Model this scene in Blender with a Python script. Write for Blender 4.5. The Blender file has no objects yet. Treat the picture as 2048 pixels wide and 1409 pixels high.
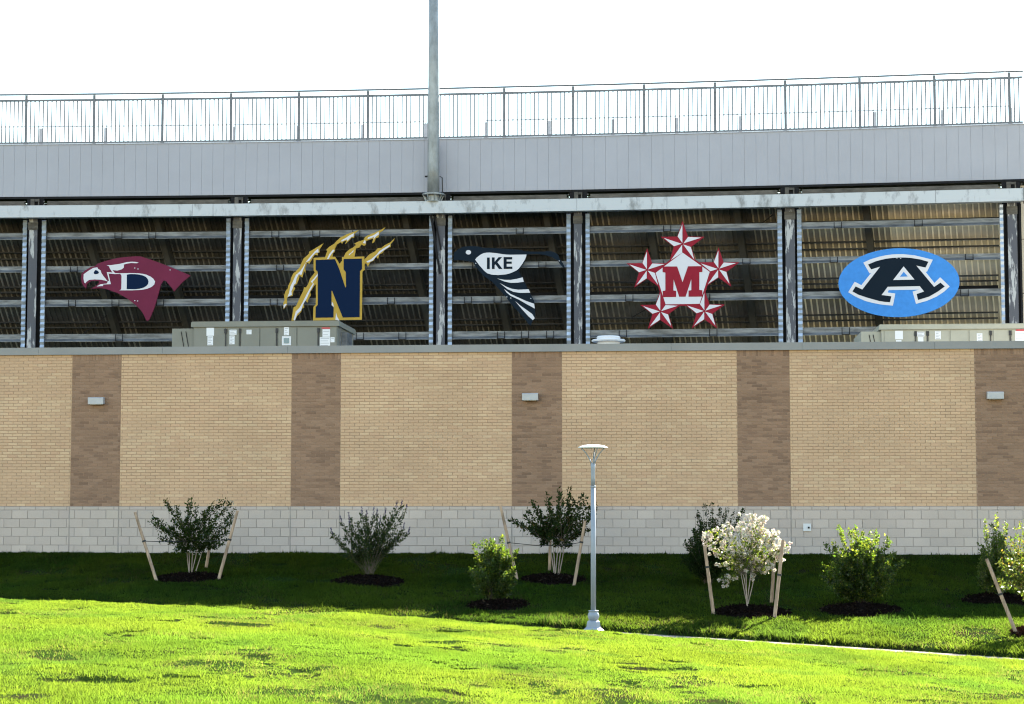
import bpy, math, random
import numpy as np
from mathutils import Vector, Matrix

random.seed(7)
RNG = np.random.default_rng(11)
S = bpy.context.scene
COL = S.collection

# ------------------------------------------------------------------ camera
F = 4000.0            # focal length in pixels of the 2048 px wide photograph
CX, CY = 1024.0, 704.5
EZ = 2.4              # height of the lens above the foot of the lamp post
PITCH = math.atan(315.5 / F)
cam_d = bpy.data.cameras.new('camera')
cam = bpy.data.objects.new('camera', cam_d)
COL.objects.link(cam)
cam.location = (0, 0, EZ)
cam.rotation_euler = (math.pi / 2 + PITCH, 0, 0)
cam_d.sensor_width = 36.0
cam_d.lens = 36.0 * F / 2048.0
cam_d.clip_start = 0.5
cam_d.clip_end = 3000.0
S.camera = cam

# ------------------------------------------------------------------ sky, sun, exposure
SUN_EL = math.radians(32.3)
SUN_AZ = math.radians(30.0)      # to the right of straight ahead
w = bpy.data.worlds.new('World')
S.world = w
w.use_nodes = True
nt = w.node_tree
nt.nodes.clear()
sky = nt.nodes.new('ShaderNodeTexSky')
sky.sky_type = 'NISHITA'
sky.sun_disc = False
sky.sun_elevation = SUN_EL
sky.sun_rotation = SUN_AZ
sky.altitude = 150
sky.air_density = 1.55
sky.dust_density = 0.0
sky.ozone_density = 1.0
bgn = nt.nodes.new('ShaderNodeBackground')
bgn.inputs['Strength'].default_value = 0.06
wo = nt.nodes.new('ShaderNodeOutputWorld')
nt.links.new(sky.outputs[0], bgn.inputs[0])
nt.links.new(bgn.outputs[0], wo.inputs[0])

sd = bpy.data.lights.new('sun', 'SUN')
sd.energy = 5.0
sd.angle = math.radians(0.5)
sd.color = (1.0, 0.95, 0.86)
sun = bpy.data.objects.new('sun', sd)
COL.objects.link(sun)
tosun = Vector((math.sin(SUN_AZ) * math.cos(SUN_EL), math.cos(SUN_AZ) * math.cos(SUN_EL), math.sin(SUN_EL)))
sun.rotation_euler = tosun.to_track_quat('Z', 'Y').to_euler()
sun.location = (20, 40, 40)

S.view_settings.view_transform = 'Standard'
S.view_settings.look = 'None'
S.view_settings.exposure = 3.15
S.view_settings.gamma = 1.0
S.view_settings.use_curve_mapping = False
S.render.engine = 'CYCLES'
S.cycles.max_bounces = 8
S.cycles.transparent_max_bounces = 8
S.cycles.use_denoising = True
S.cycles.filter_width = 1.15

# ------------------------------------------------------------------ projection helpers (where things stand)
def ray(px, py):
    xc = (px - CX) / F
    yc = -(py - CY) / F
    c, s = math.cos(PITCH), math.sin(PITCH)
    return Vector((xc, c - s * yc, s + c * yc))
EYE = Vector((0, 0, EZ))
def at_y(px, py, Y):
    d = ray(px, py)
    return EYE + d * (Y / d.y)
def z_at(py, Y):
    return at_y(CX, py, Y).z

# the brick wall is a straight line in plan
WD = Vector((1, -0.086, 0)).normalized()
WN = Vector((WD.y, -WD.x, 0))            # towards the lawn
W0 = Vector((0, 50, 0))
def wall_hit(px, py, off=0.0):
    d = ray(px, py)
    o = W0 + WN * off
    t = (o - EYE).dot(WN) / d.dot(WN)
    return EYE + d * t
def wall_u(px, py=850):
    return (wall_hit(px, py) - W0).dot(WD)
def wall_pt(u, z, off=0.0):
    p = W0 + WD * u + WN * off
    return Vector((p.x, p.y, z))
def wall_y(X):
    return 50 - 0.086 * X

# the back edge of the grandstand is a gentle curve in plan
def YS(X):
    return 60.8 - 0.112 * X - 0.0023 * X * X
def stand_tan(X):
    return Vector((1, -0.112 - 0.0046 * X, 0)).normalized()
def stand_pt(X, z, off=0.0):             # off > 0: away from the lawn
    t = stand_tan(X)
    n = Vector((-t.y, t.x, 0))
    return Vector((X, YS(X), z)) + n * off
def stand_X(px, py=450):
    d = ray(px, py)
    Y = 60.0
    for _ in range(12):
        X = d.x / d.y * Y
        Y = YS(X)
    return X
def stand_z(py, px=1000):
    X = stand_X(px, py)
    d = ray(px, py)
    return EZ + d.z / d.y * YS(X)

# ------------------------------------------------------------------ terrain
def vnoise(x, y, seed=0):
    x = np.asarray(x, float); y = np.asarray(y, float)
    xi = np.floor(x).astype(np.int64); yi = np.floor(y).astype(np.int64)
    xf = x - xi; yf = y - yi
    u = xf * xf * (3 - 2 * xf); v = yf * yf * (3 - 2 * yf)
    def h(a, b):
        n = (a * 374761393 + b * 668265263 + seed * 974634) & 0xffffffff
        n = ((n ^ (n >> 13)) * 1274126177) & 0xffffffff
        return ((n ^ (n >> 16)) & 0xffff) / 65535.0
    return (h(xi, yi) * (1 - u) + h(xi + 1, yi) * u) * (1 - v) + (h(xi, yi + 1) * (1 - u) + h(xi + 1, yi + 1) * u) * v
def fbm(x, y, seed=0, o=4):
    a, s, t = 0.5, 0, 0
    for i in range(o):
        s = s + a * vnoise(x * 2 ** i, y * 2 ** i, seed + i); t += a; a *= 0.5
    return s / t
def sstep(t):
    t = np.clip(t, 0, 1)
    return t * t * (3 - 2 * t)
PATH_HW = 0.62
def path_y(X):
    Xc = np.clip(X, -40, 30)
    return 39.2 - 0.33 * Xc - 0.008 * np.sign(1) * Xc * Xc * np.where(np.abs(Xc) < 20, 1, 20 / np.maximum(np.abs(Xc), 1e-6))
def path_z(X):
    Xc = np.clip(X, -25, 25)
    return EZ - 2.29 - 0.0365 * Xc - 0.0004 * Xc * Xc
WALL_BASE = EZ - 1.085
def ground_z(X, Y, bumps=True):
    X = np.asarray(X, float); Y = np.asarray(Y, float)
    py_, pz = path_y(X), path_z(X)
    crest = 0.075 + 0.105 * sstep((3.0 - X) / 6.0)
    tf = np.maximum(py_ - PATH_HW - Y, 0)
    zf = pz + crest * sstep(tf / 1.1) + 0.011 * np.minimum(tf, 25)
    yb = py_ + PATH_HW
    tb = np.clip((Y - yb) / np.maximum(wall_y(np.clip(X, -30, 30)) - yb, 0.5), 0, 1)
    lip = 0.07 * sstep((Y - yb) / 0.12)
    zb = pz + lip + (WALL_BASE - pz - 0.07) * (0.85 * tb + 0.15 * tb * tb)
    z = np.where(Y < py_ - PATH_HW, zf, np.where(Y > yb, zb, pz - 0.03))
    if bumps:
        off = (Y < py_ - PATH_HW - 0.1) | ((Y > yb + 0.1) & (Y < wall_y(X)))
        b = (fbm(X * 0.55, Y * 0.35, 3) - 0.5) * 0.10 + (fbm(X * 1.6, Y * 1.1, 9) - 0.5) * 0.06
        ramp = np.minimum(np.clip((np.abs(Y - py_) - PATH_HW) / 1.0, 0, 1), np.clip((wall_y(X) - Y) / 1.0, 0, 1))
        pn = fbm(X * 1.25 + 31, Y * 0.95 + 5, 41, 3)
        b = b - 0.055 * sstep((0.262 - pn) / 0.035)
        pn2 = fbm(X * 2.1 + 3, Y * 1.5 + 5, 47, 2)
        b = b - 0.05 * sstep((0.20 - pn2) / 0.04)
        z = np.where(off, z + b * ramp, z)
    return z
def gz(x, y):
    return float(ground_z(np.array([x]), np.array([y]))[0])
def ground_hit(px, py):
    d = ray(px, py)
    Y = 10.0
    prev = None
    while Y < 60:
        p = EYE + d * (Y / d.y)
        if p.z < gz(p.x, p.y):
            lo, hi = Y - 0.25, Y
            for _ in range(12):
                m = (lo + hi) / 2
                q = EYE + d * (m / d.y)
                if q.z < gz(q.x, q.y): hi = m
                else: lo = m
            return EYE + d * (hi / d.y)
        Y += 0.25
    return EYE + d * (45 / d.y)

# ------------------------------------------------------------------ materials
def new_mat(name):
    m = bpy.data.materials.new(name)
    m.use_nodes = True
    return m, m.node_tree, m.node_tree.nodes['Principled BSDF']
def mat(name, col, rough=0.6, metal=0.0, var=0.0, scale=6.0, bump=0.0, bscale=40.0, spec=0.5, stretch=(1, 1, 1), col2=None, lo=0.35, hi=0.65):
    m, t, p = new_mat(name)
    p.inputs['Base Color'].default_value = (*col, 1)
    p.inputs['Roughness'].default_value = rough
    p.inputs['Metallic'].default_value = metal
    p.inputs['Specular IOR Level'].default_value = spec
    if var > 0 or col2:
        tc = t.nodes.new('ShaderNodeTexCoord')
        mp = t.nodes.new('ShaderNodeMapping'); mp.inputs['Scale'].default_value = stretch
        n = t.nodes.new('ShaderNodeTexNoise'); n.inputs['Scale'].default_value = scale; n.inputs['Detail'].default_value = 5; n.inputs['Roughness'].default_value = 0.65
        r = t.nodes.new('ShaderNodeValToRGB')
        r.color_ramp.elements[0].position = lo; r.color_ramp.elements[1].position = hi
        a = tuple(max(c * (1 - var), 0) for c in col)
        b = col2 if col2 else tuple(min(c * (1 + var), 1) for c in col)
        r.color_ramp.elements[0].color = (*a, 1); r.color_ramp.elements[1].color = (*b, 1)
        t.links.new(tc.outputs['Object'], mp.inputs[0]); t.links.new(mp.outputs[0], n.inputs['Vector'])
        t.links.new(n.outputs[0], r.inputs[0]); t.links.new(r.outputs[0], p.inputs['Base Color'])
    if bump > 0:
        n2 = t.nodes.new('ShaderNodeTexNoise'); n2.inputs['Scale'].default_value = bscale; n2.inputs['Detail'].default_value = 6
        bn = t.nodes.new('ShaderNodeBump'); bn.inputs['Strength'].default_value = bump; bn.inputs['Distance'].default_value = 0.02
        tc2 = t.nodes.new('ShaderNodeTexCoord')
        t.links.new(tc2.outputs['Object'], n2.inputs['Vector'])
        t.links.new(n2.outputs[0], bn.inputs['Height']); t.links.new(bn.outputs[0], p.inputs['Normal'])
    return m
def attr_mat(name, attr='tone', rough=0.85, bump=0.3, bscale=60, fine=0.10, spec=0.3):
    m, t, p = new_mat(name)
    a = t.nodes.new('ShaderNodeAttribute'); a.attribute_name = attr
    g = t.nodes.new('ShaderNodeNewGeometry')
    n = t.nodes.new('ShaderNodeTexNoise'); n.inputs['Scale'].default_value = bscale; n.inputs['Detail'].default_value = 4
    n3 = t.nodes.new('ShaderNodeTexNoise'); n3.inputs['Scale'].default_value = 0.55; n3.inputs['Detail'].default_value = 4
    t.links.new(g.outputs['Position'], n.inputs['Vector']); t.links.new(g.outputs['Position'], n3.inputs['Vector'])
    mr = t.nodes.new('ShaderNodeMapRange'); mr.inputs[1].default_value = 0.25; mr.inputs[2].default_value = 0.75; mr.inputs[3].default_value = 1 - fine; mr.inputs[4].default_value = 1 + fine
    mr2 = t.nodes.new('ShaderNodeMapRange'); mr2.inputs[1].default_value = 0.25; mr2.inputs[2].default_value = 0.75; mr2.inputs[3].default_value = 0.90; mr2.inputs[4].default_value = 1.10
    t.links.new(n.outputs[0], mr.inputs[0]); t.links.new(n3.outputs[0], mr2.inputs[0])
    mu = t.nodes.new('ShaderNodeMath'); mu.operation = 'MULTIPLY'
    t.links.new(mr.outputs[0], mu.inputs[0]); t.links.new(mr2.outputs[0], mu.inputs[1])
    vm = t.nodes.new('ShaderNodeVectorMath'); vm.operation = 'SCALE'
    t.links.new(a.outputs['Color'], vm.inputs[0]); t.links.new(mu.outputs[0], vm.inputs['Scale'])
    t.links.new(vm.outputs[0], p.inputs['Base Color'])
    p.inputs['Roughness'].default_value = rough
    p.inputs['Specular IOR Level'].default_value = spec
    bn = t.nodes.new('ShaderNodeBump'); bn.inputs['Strength'].default_value = bump; bn.inputs['Distance'].default_value = 0.01
    t.links.new(n.outputs[0], bn.inputs['Height']); t.links.new(bn.outputs[0], p.inputs['Normal'])
    return m
def leaf_mat(name, rough=0.4, trans=0.45, spec=0.5, tcol=(1.6, 1.9, 0.6)):
    m, t, p = new_mat(name)
    a = t.nodes.new('ShaderNodeAttribute'); a.attribute_name = 'tone'
    p.inputs['Roughness'].default_value = rough
    p.inputs['Specular IOR Level'].default_value = spec
    t.links.new(a.outputs['Color'], p.inputs['Base Color'])
    tr = t.nodes.new('ShaderNodeBsdfTranslucent')
    vm = t.nodes.new('ShaderNodeVectorMath'); vm.operation = 'MULTIPLY'; vm.inputs[1].default_value = tcol
    t.links.new(a.outputs['Color'], vm.inputs[0]); t.links.new(vm.outputs[0], tr.inputs['Color'])
    mx = t.nodes.new('ShaderNodeMixShader'); mx.inputs[0].default_value = trans
    t.links.new(p.outputs[0], mx.inputs[1]); t.links.new(tr.outputs[0], mx.inputs[2])
    t.links.new(mx.outputs[0], t.nodes['Material Output'].inputs['Surface'])
    return m

M = {}
M['brick'] = attr_mat('brick_face', rough=0.85, bump=0.35, bscale=55, fine=0.09)
M['block'] = attr_mat('block_face', rough=0.92, bump=0.5, bscale=70, fine=0.07)
M['mortar_tan'] = mat('mortar_tan', (0.335, 0.222, 0.138), 0.95, var=0.15, scale=3, bump=0.3, bscale=120)
M['mortar_brown'] = mat('mortar_brown', (0.275, 0.178, 0.12), 0.95, var=0.12, scale=3, bump=0.3, bscale=120)
M['mortar_grey'] = mat('mortar_grey', (0.285, 0.25, 0.225), 0.95, var=0.15, scale=3, bump=0.3, bscale=120)
M['coping'] = mat('coping_metal', (0.205, 0.205, 0.205), 0.5, 0.0, var=0.06, scale=1.2, spec=0.3)
M['roof'] = mat('roof_membrane', (0.35, 0.34, 0.32), 0.9, var=0.15, scale=1.0)
M['fascia'] = mat('fascia_paint', (0.295, 0.300, 0.345), 0.5, 0.0, var=0.03, scale=0.8, spec=0.2)
M['galv'] = mat('galvanised_bright', (0.19, 0.20, 0.215), 0.45, 0.15, scale=1.5, stretch=(2.2, 2.2, 0.9), bump=0.1, bscale=9, lo=0.30, hi=0.47, spec=0.3, col2=(0.35, 0.375, 0.415), var=0.1)
M['galv_strip'] = mat('galvanised_strip', (0.36, 0.40, 0.45), 0.35, 0.55, var=0.25, scale=3.0, spec=0.3)
M['galv_mid'] = mat('galvanised_girt', (0.115, 0.122, 0.133), 0.45, 0.3, var=0.45, scale=1.6, stretch=(1, 1, 6), bump=0.1, bscale=12, spec=0.25)
M['galv_peel'] = mat('weathered_column', (0.075, 0.078, 0.095), 0.6, 0.1, scale=1.9, stretch=(3.2, 3.2, 0.55), col2=(0.33, 0.335, 0.35), lo=0.52, hi=0.57, var=0.05, spec=0.2)
M['steel_dark'] = mat('dark_steel', (0.012, 0.012, 0.014), 0.7, 0.0, var=0.2, scale=3, spec=0.1)
M['steel_tan'] = mat('beam_weathered', (0.085, 0.078, 0.07), 0.7, 0.0, var=0.35, scale=2.5, stretch=(1, 1, 3), spec=0.15)
M['rail'] = mat('railing_metal', (0.13, 0.14, 0.16), 0.55, 0.0, var=0.12, scale=4, spec=0.2)
M['rail_hazed'] = mat('rail_metal_hazed', (0.30, 0.315, 0.345), 0.55, 0.0, var=0.1, scale=4, spec=0.2)  # railing metal lightened, distance haze put into the colour
M['pole'] = mat('pole_galvanised', (0.21, 0.225, 0.235), 0.45, 0.3, var=0.28, scale=3.0, stretch=(1, 1, 0.5), bump=0.08, bscale=14, spec=0.3)
M['deck_dark'] = mat('deck_sheet_shaded', (0.044, 0.042, 0.042), 0.7, 0.0, var=0.3, scale=0.9, spec=0.08)  # deck colours step lighter to the right, light from that end painted in
M['deck_mid'] = mat('deck_sheet_dim', (0.092, 0.084, 0.079), 0.7, 0.0, var=0.3, scale=0.9, spec=0.08)
M['deck_tan'] = mat('deck_sheet_sunlit', (0.44, 0.395, 0.345), 0.7, 0.0, var=0.2, scale=0.9, spec=0.08)
M['rib_dark'] = mat('deck_rib_dark', (0.118, 0.110, 0.104), 0.6, 0.0, var=0.6, scale=0.7, spec=0.1)  # ribs lighter than their sheets, painting in the light they catch
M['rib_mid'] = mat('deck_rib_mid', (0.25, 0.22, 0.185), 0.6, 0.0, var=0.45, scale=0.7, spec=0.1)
M['rib_tan'] = mat('deck_rib_tan', (0.78, 0.69, 0.57), 0.6, 0.0, var=0.2, scale=0.7, spec=0.1)  # rib colour of the brightest bays at right, sunlight painted in
M['deck_pale'] = mat('deck_sheet_part_lit', (0.21, 0.188, 0.167), 0.7, 0.0, var=0.25, scale=0.9, spec=0.08)
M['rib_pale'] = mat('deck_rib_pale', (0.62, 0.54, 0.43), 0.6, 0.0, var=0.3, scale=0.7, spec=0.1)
M['clad'] = mat('tan_cladding', (0.50, 0.43, 0.34), 0.55, 0.0, var=0.08, scale=1.0)
M['hvac'] = mat('unit_paint', (0.175, 0.172, 0.145), 0.55, 0.0, var=0.06, scale=1.5, spec=0.2)
M['hvac_light'] = mat('unit_paint_light', (0.31, 0.30, 0.245), 0.55, 0.0, var=0.06, scale=1.5, spec=0.2)
M['paper'] = mat('notice_paper', (0.62, 0.62, 0.63), 0.7, spec=0.1)
M['ink'] = mat('notice_print', (0.25, 0.25, 0.27), 0.7)
M['white'] = mat('white_paint', (0.55, 0.55, 0.56), 0.5, var=0.02, spec=0.2)
M['sign_white'] = mat('sign_white', (0.50, 0.50, 0.545), 0.5, spec=0.15)
M['maroon'] = mat('sign_maroon', (0.115, 0.014, 0.040), 0.5, var=0.08, scale=1.2, spec=0.08)
M['navy'] = mat('sign_navy', (0.0015, 0.010, 0.036), 0.5, spec=0.04)
M['gold'] = mat('sign_gold', (0.36, 0.235, 0.040), 0.5, var=0.08, scale=1.5, spec=0.1)
M['ink_navy'] = mat('sign_ink_navy', (0.005, 0.011, 0.020), 0.5, spec=0.04)
M['red'] = mat('sign_red', (0.21, 0.010, 0.024), 0.5, var=0.06, spec=0.08)
M['blue'] = mat('sign_blue', (0.040, 0.19, 0.52), 0.5, var=0.07, spec=0.1)
M['black'] = mat('black_rubber', (0.012, 0.012, 0.014), 0.6)
M['glassblue'] = mat('unit_window', (0.06, 0.13, 0.17), 0.2)
M['redlabel'] = mat('red_label', (0.40, 0.05, 0.06), 0.5)
M['lampgrey'] = mat('lamp_paint', (0.235, 0.26, 0.30), 0.45, 0.1, var=0.06, scale=3, spec=0.3)
M['lampcap'] = mat('lamp_disc', (0.72, 0.72, 0.70), 0.35, var=0.03)
M['fixture'] = mat('fixture_metal', (0.36, 0.37, 0.40), 0.4, 0.1, var=0.05, spec=0.3)
M['bark'] = mat('stem_bark', (0.26, 0.205, 0.16), 0.85, var=0.3, scale=14, stretch=(1, 1, 0.3), bump=0.3)
M['bark_dark'] = mat('stem_bark_dark', (0.09, 0.07, 0.05), 0.9, var=0.3, scale=14, bump=0.3)
M['stake'] = mat('stake_wood', (0.30, 0.215, 0.15), 0.9, var=0.35, scale=5, stretch=(3, 3, 0.6), bump=0.3, bscale=30, spec=0.1)
M['strap'] = mat('strap_black', (0.012, 0.012, 0.012), 0.7)
M['mulch'] = mat('mulch', (0.007, 0.005, 0.004), 1.0, var=0.6, scale=25, bump=0.8, bscale=45, spec=0.0)
M['mulch_chip'] = attr_mat('mulch_chip', rough=1.0, bump=0.4, bscale=40, fine=0.2, spec=0.0)
M['leaf'] = leaf_mat('leaf_gloss', 0.30, 0.50, 0.32, (4.4, 4.1, 1.3))
M['leaf_matte'] = leaf_mat('leaf_matte', 0.6, 0.40, 0.05, (2.6, 2.6, 1.0))
M['petal'] = leaf_mat('petal', 0.7, 0.35, 0.2, (1, 1, 1))
M['grass'] = leaf_mat('grass_blade', 0.7, 0.66, 0.03, (12.4, 8.2, 2.6))
M['concrete'] = mat('path_concrete', (0.16, 0.135, 0.115), 0.95, var=0.16, scale=2.5, bump=0.2, bscale=60, spec=0.03)
# soil under the lawn: green thatch with bare earth
m, t, p = new_mat('soil_and_thatch')
tc = t.nodes.new('ShaderNodeNewGeometry')
n = t.nodes.new('ShaderNodeTexNoise'); n.inputs['Scale'].default_value = 0.9; n.inputs['Detail'].default_value = 8; n.inputs['Roughness'].default_value = 0.7
r = t.nodes.new('ShaderNodeValToRGB')
r.color_ramp.elements[0].position = 0.33; r.color_ramp.elements[0].color = (0.020, 0.014, 0.009, 1)
r.color_ramp.elements[1].position = 0.50; r.color_ramp.elements[1].color = (0.013, 0.024, 0.005, 1)
t.links.new(tc.outputs['Position'], n.inputs['Vector']); t.links.new(n.outputs[0], r.inputs[0]); t.links.new(r.outputs[0], p.inputs['Base Color'])
p.inputs['Roughness'].default_value = 1.0
p.inputs['Specular IOR Level'].default_value = 0.0
M['soil'] = m

# ------------------------------------------------------------------ mesh helpers
class MB:
    def __init__(s):
        s.v = []; s.f = []; s.mi = []
    def quad(s, a, b, c, d, mi=0):
        i = len(s.v); s.v += [tuple(a), tuple(b), tuple(c), tuple(d)]; s.f.append((i, i + 1, i + 2, i + 3)); s.mi.append(mi)
    def frame(s, o, x, y, z, x0, x1, y0, y1, z0, z1, mi=0):
        i = len(s.v)
        for zz in (z0, z1):
            for xx, yy in ((x0, y0), (x1, y0), (x1, y1), (x0, y1)):
                s.v.append(tuple(o + x * xx + y * yy + z * zz))
        for f in ((0, 3, 2, 1), (4, 5, 6, 7), (0, 1, 5, 4), (1, 2, 6, 5), (2, 3, 7, 6), (3, 0, 4, 7)):
            s.f.append(tuple(i + k for k in f)); s.mi.append(mi)
    def box(s, x0, x1, y0, y1, z0, z1, mi=0):
        s.frame(Vector((0, 0, 0)), Vector((1, 0, 0)), Vector((0, 1, 0)), Vector((0, 0, 1)), x0, x1, y0, y1, z0, z1, mi)
    def bar(s, a, b, wx, wy, up=Vector((0, 0, 1)), mi=0):
        a = Vector(a); b = Vector(b); d = (b - a); L = d.length; d.normalize()
        if abs(d.dot(up)) > 0.98: up = Vector((0, 1, 0))
        x = d.cross(up).normalized(); y = x.cross(d).normalized()
        s.frame(a, x, y, d, -wx / 2, wx / 2, -wy / 2, wy / 2, 0, L, mi)
    def tube(s, pts, rad, n=8, cap=True, mi=0):
        pts = [Vector(p) for p in pts]
        if not isinstance(rad, (list, tuple)): rad = [rad] * len(pts)
        i0 = len(s.v)
        for k, p in enumerate(pts):
            d = (pts[min(k + 1, len(pts) - 1)] - pts[max(k - 1, 0)]).normalized()
            up = Vector((0, 0, 1)) if abs(d.z) < 0.95 else Vector((0, 1, 0))
            x = d.cross(up).normalized(); y = d.cross(x).normalized()
            for j in range(n):
                a = 2 * math.pi * j / n
                s.v.append(tuple(p + (x * math.cos(a) + y * math.sin(a)) * rad[k]))
        for k in range(len(pts) - 1):
            for j in range(n):
                a = i0 + k * n + j; b = i0 + k * n + (j + 1) % n
                s.f.append((a, a + n, b + n, b)); s.mi.append(mi)
        if cap:
            s.f.append(tuple(i0 + j for j in range(n))); s.mi.append(mi)
            k = i0 + (len(pts) - 1) * n
            s.f.append(tuple(k + n - 1 - j for j in range(n))); s.mi.append(mi)
    def lathe(s, o, prof, n=20, mi=0, rot=0.0):
        i0 = len(s.v); o = Vector(o)
        for r_, z_ in prof:
            for j in range(n):
                a = 2 * math.pi * j / n + rot
                s.v.append((o.x + r_ * math.cos(a), o.y + r_ * math.sin(a), o.z + z_))
        for k in range(len(prof) - 1):
            for j in range(n):
                a = i0 + k * n + j; b = i0 + k * n + (j + 1) % n
                s.f.append((a, b, b + n, a + n)); s.mi.append(mi)
        s.f.append(tuple(i0 + n - 1 - j for j in range(n))); s.mi.append(mi)
        k = i0 + (len(prof) - 1) * n
        s.f.append(tuple(k + j for j in range(n))); s.mi.append(mi)
    def prism(s, pts, o, x, z, n, d0, d1, mi=0):
        # polygon in the (x, z) plane, thick from d0 to d1 along n
        ar = sum(pts[i][0] * pts[(i + 1) % len(pts)][1] - pts[(i + 1) % len(pts)][0] * pts[i][1] for i in range(len(pts)))
        if ar < 0: pts = pts[::-1]
        i = len(s.v); k = len(pts)
        for dd in (d0, d1):
            for a, b in pts: s.v.append(tuple(o + x * a + z * b + n * dd))
        s.f.append(tuple(i + k + j for j in range(k))); s.mi.append(mi)
        s.f.append(tuple(i + k - 1 - j for j in range(k))); s.mi.append(mi)
        for j in range(k):
            j2 = (j + 1) % k
            s.f.append((i + j, i + j2, i + k + j2, i + k + j)); s.mi.append(mi)
    def build(s, name, mats, parent=None, smooth=False, origin=None):
        me = bpy.data.meshes.new(name)
        v = s.v
        if origin is not None:
            o = Vector(origin); v = [(a[0] - o.x, a[1] - o.y, a[2] - o.z) for a in v]
        me.from_pydata(v, [], s.f)
        if not isinstance(mats, (list, tuple)): mats = [mats]
        for mm in mats: me.materials.append(M[mm])
        if len(mats) > 1: me.polygons.foreach_set('material_index', s.mi)
        if smooth: me.polygons.foreach_set('use_smooth', [True] * len(me.polygons))
        me.update()
        ob = bpy.data.objects.new(name, me)
        COL.objects.link(ob)
        if origin is not None: ob.location = origin
        if parent is not None: put_under(ob, parent)
        return ob
def world_loc(o):
    v = Vector((0, 0, 0))
    while o is not None:
        v += o.location; o = o.parent
    return v
def put_under(ob, parent):
    ob.parent = parent
    ob.location = ob.location - world_loc(parent)
def thing(name, label, cat, loc, group=None):
    o = bpy.data.objects.new(name, None)
    o.empty_display_size = 0.2
    COL.objects.link(o); o.location = loc
    return tag(o, label, cat, group)
def tag(o, label=None, cat=None, group=None, kind=None):
    if label: o['label'] = label
    if cat: o['category'] = cat
    if group: o['group'] = group
    if kind: o['kind'] = kind
    return o
def raw_mesh(name, verts, faces_flat, nper, material, tone=None, parent=None, smooth=False):
    me = bpy.data.meshes.new(name)
    nv = len(verts); nf = len(faces_flat) // nper
    me.vertices.add(nv); me.vertices.foreach_set('co', np.ascontiguousarray(verts, dtype=np.float32).ravel())
    me.loops.add(nf * nper); me.loops.foreach_set('vertex_index', np.ascontiguousarray(faces_flat, dtype=np.int32))
    me.polygons.add(nf)
    me.polygons.foreach_set('loop_start', np.arange(0, nf * nper, nper, dtype=np.int32))
    me.polygons.foreach_set('loop_total', np.full(nf, nper, dtype=np.int32))
    me.polygons.foreach_set('use_smooth', np.full(nf, bool(smooth), dtype=bool))
    me.materials.append(M[material])
    if tone is not None:
        a = me.attributes.new('tone', 'FLOAT_COLOR', 'POINT')
        c = np.ones((nv, 4), dtype=np.float32); c[:, :3] = tone
        a.data.foreach_set('color', c.ravel())
    me.update(calc_edges=True)
    ob = bpy.data.objects.new(name, me); COL.objects.link(ob)
    if parent is not None:
        put_under(ob, parent)
    return ob

# ================================================================== THE SETTING
# ------------------------------------------------------------------ ground (one sheet to the horizon)
xs = np.concatenate([[-1500, -600, -250, -120, -70, -45, -32, -26], np.arange(-20, 20.01, 0.11), [26, 32, 45, 70, 120, 250, 600, 1500]])
ysA = np.concatenate([[-60, -20, 0, 8, 12, 15], np.arange(16.2, 51.2, 0.11), [53, 58, 70, 90, 140, 260, 600, 1500]])
GX, GY = np.meshgrid(xs, ysA)
GZ = ground_z(GX, GY)
nx, ny = len(xs), len(ysA)
idx = np.arange(nx * ny).reshape(ny, nx)
faces = np.stack([idx[:-1, :-1], idx[:-1, 1:], idx[1:, 1:], idx[1:, :-1]], -1).reshape(-1)
ground = raw_mesh('ground', np.stack([GX, GY, GZ], -1).reshape(-1, 3), faces, 4, 'soil', smooth=True)
tag(ground, 'lawn soil sloping down from the brick wall to the path', 'ground', kind='structure')

# ------------------------------------------------------------------ concrete footpath
b = MB()
px_ = np.arange(-30, 24.1, 0.6)
L, R = [], []
for X in px_:
    yc, zc = float(path_y(np.array(X))), float(path_z(np.array(X)))
    L.append(Vector((X, yc - PATH_HW, zc))); R.append(Vector((X, yc + PATH_HW, zc)))
for i in range(len(px_) - 1):
    top = [L[i] + Vector((0.006, 0, 0)), L[i + 1], R[i + 1], R[i] + Vector((0.006, 0, 0))]
    b.quad(*top)
    for a, c in ((L[i], L[i + 1]), (R[i + 1], R[i])):
        b.quad(a, a - Vector((0, 0, .12)), c - Vector((0, 0, .12)), c)
fp = b.build('footpath', 'concrete')
tag(fp, 'narrow pale concrete footpath between the two lawns', 'path', kind='structure')

# ------------------------------------------------------------------ brick building
B_TOP = wall_hit(1024, 704).z          # underside of coping
B_BOT = wall_hit(1024, 1013).z         # top of the block base
C_TOP = wall_hit(1024, 689.5).z
bld = thing('brick_building', 'long tan brick building with brown brick bands and a pale block base', 'building', wall_pt(0, WALL_BASE))
U0, U1 = -17.5, 17.5
edges_px = [143, 241, 583, 681, 1024, 1124, 1475, 1580, 1951, 2056]
EU = [wall_u(x) for x in edges_px]
zones = [(U0, wall_u(-300), 't'), (wall_u(-300), wall_u(-200), 'b')] if wall_u(-200) > U0 else []
z_prev = zones[-1][1] if zones else U0
for i in range(0, len(EU), 2):
    zones.append((z_prev, EU[i], 't')); zones.append((EU[i], EU[i + 1], 'b')); z_prev = EU[i + 1]
if z_prev < U1: zones.append((z_prev, U1, 't'))
COURSE = (B_TOP - B_BOT) / 50.0
BL, GAP = 0.2485, 0.011
PROUD = 0.007
fullbricks, parts_v, parts_t = [], [], []
TAN = np.array([0.468, 0.312, 0.196]); CREAM = np.array([0.505, 0.350, 0.222]); ROSE = np.array([0.462, 0.300, 0.190])
BRN = np.array([0.226, 0.138, 0.090]); DBR = np.array([0.182, 0.110, 0.073]); MBR = np.array([0.244, 0.152, 0.101])
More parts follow.
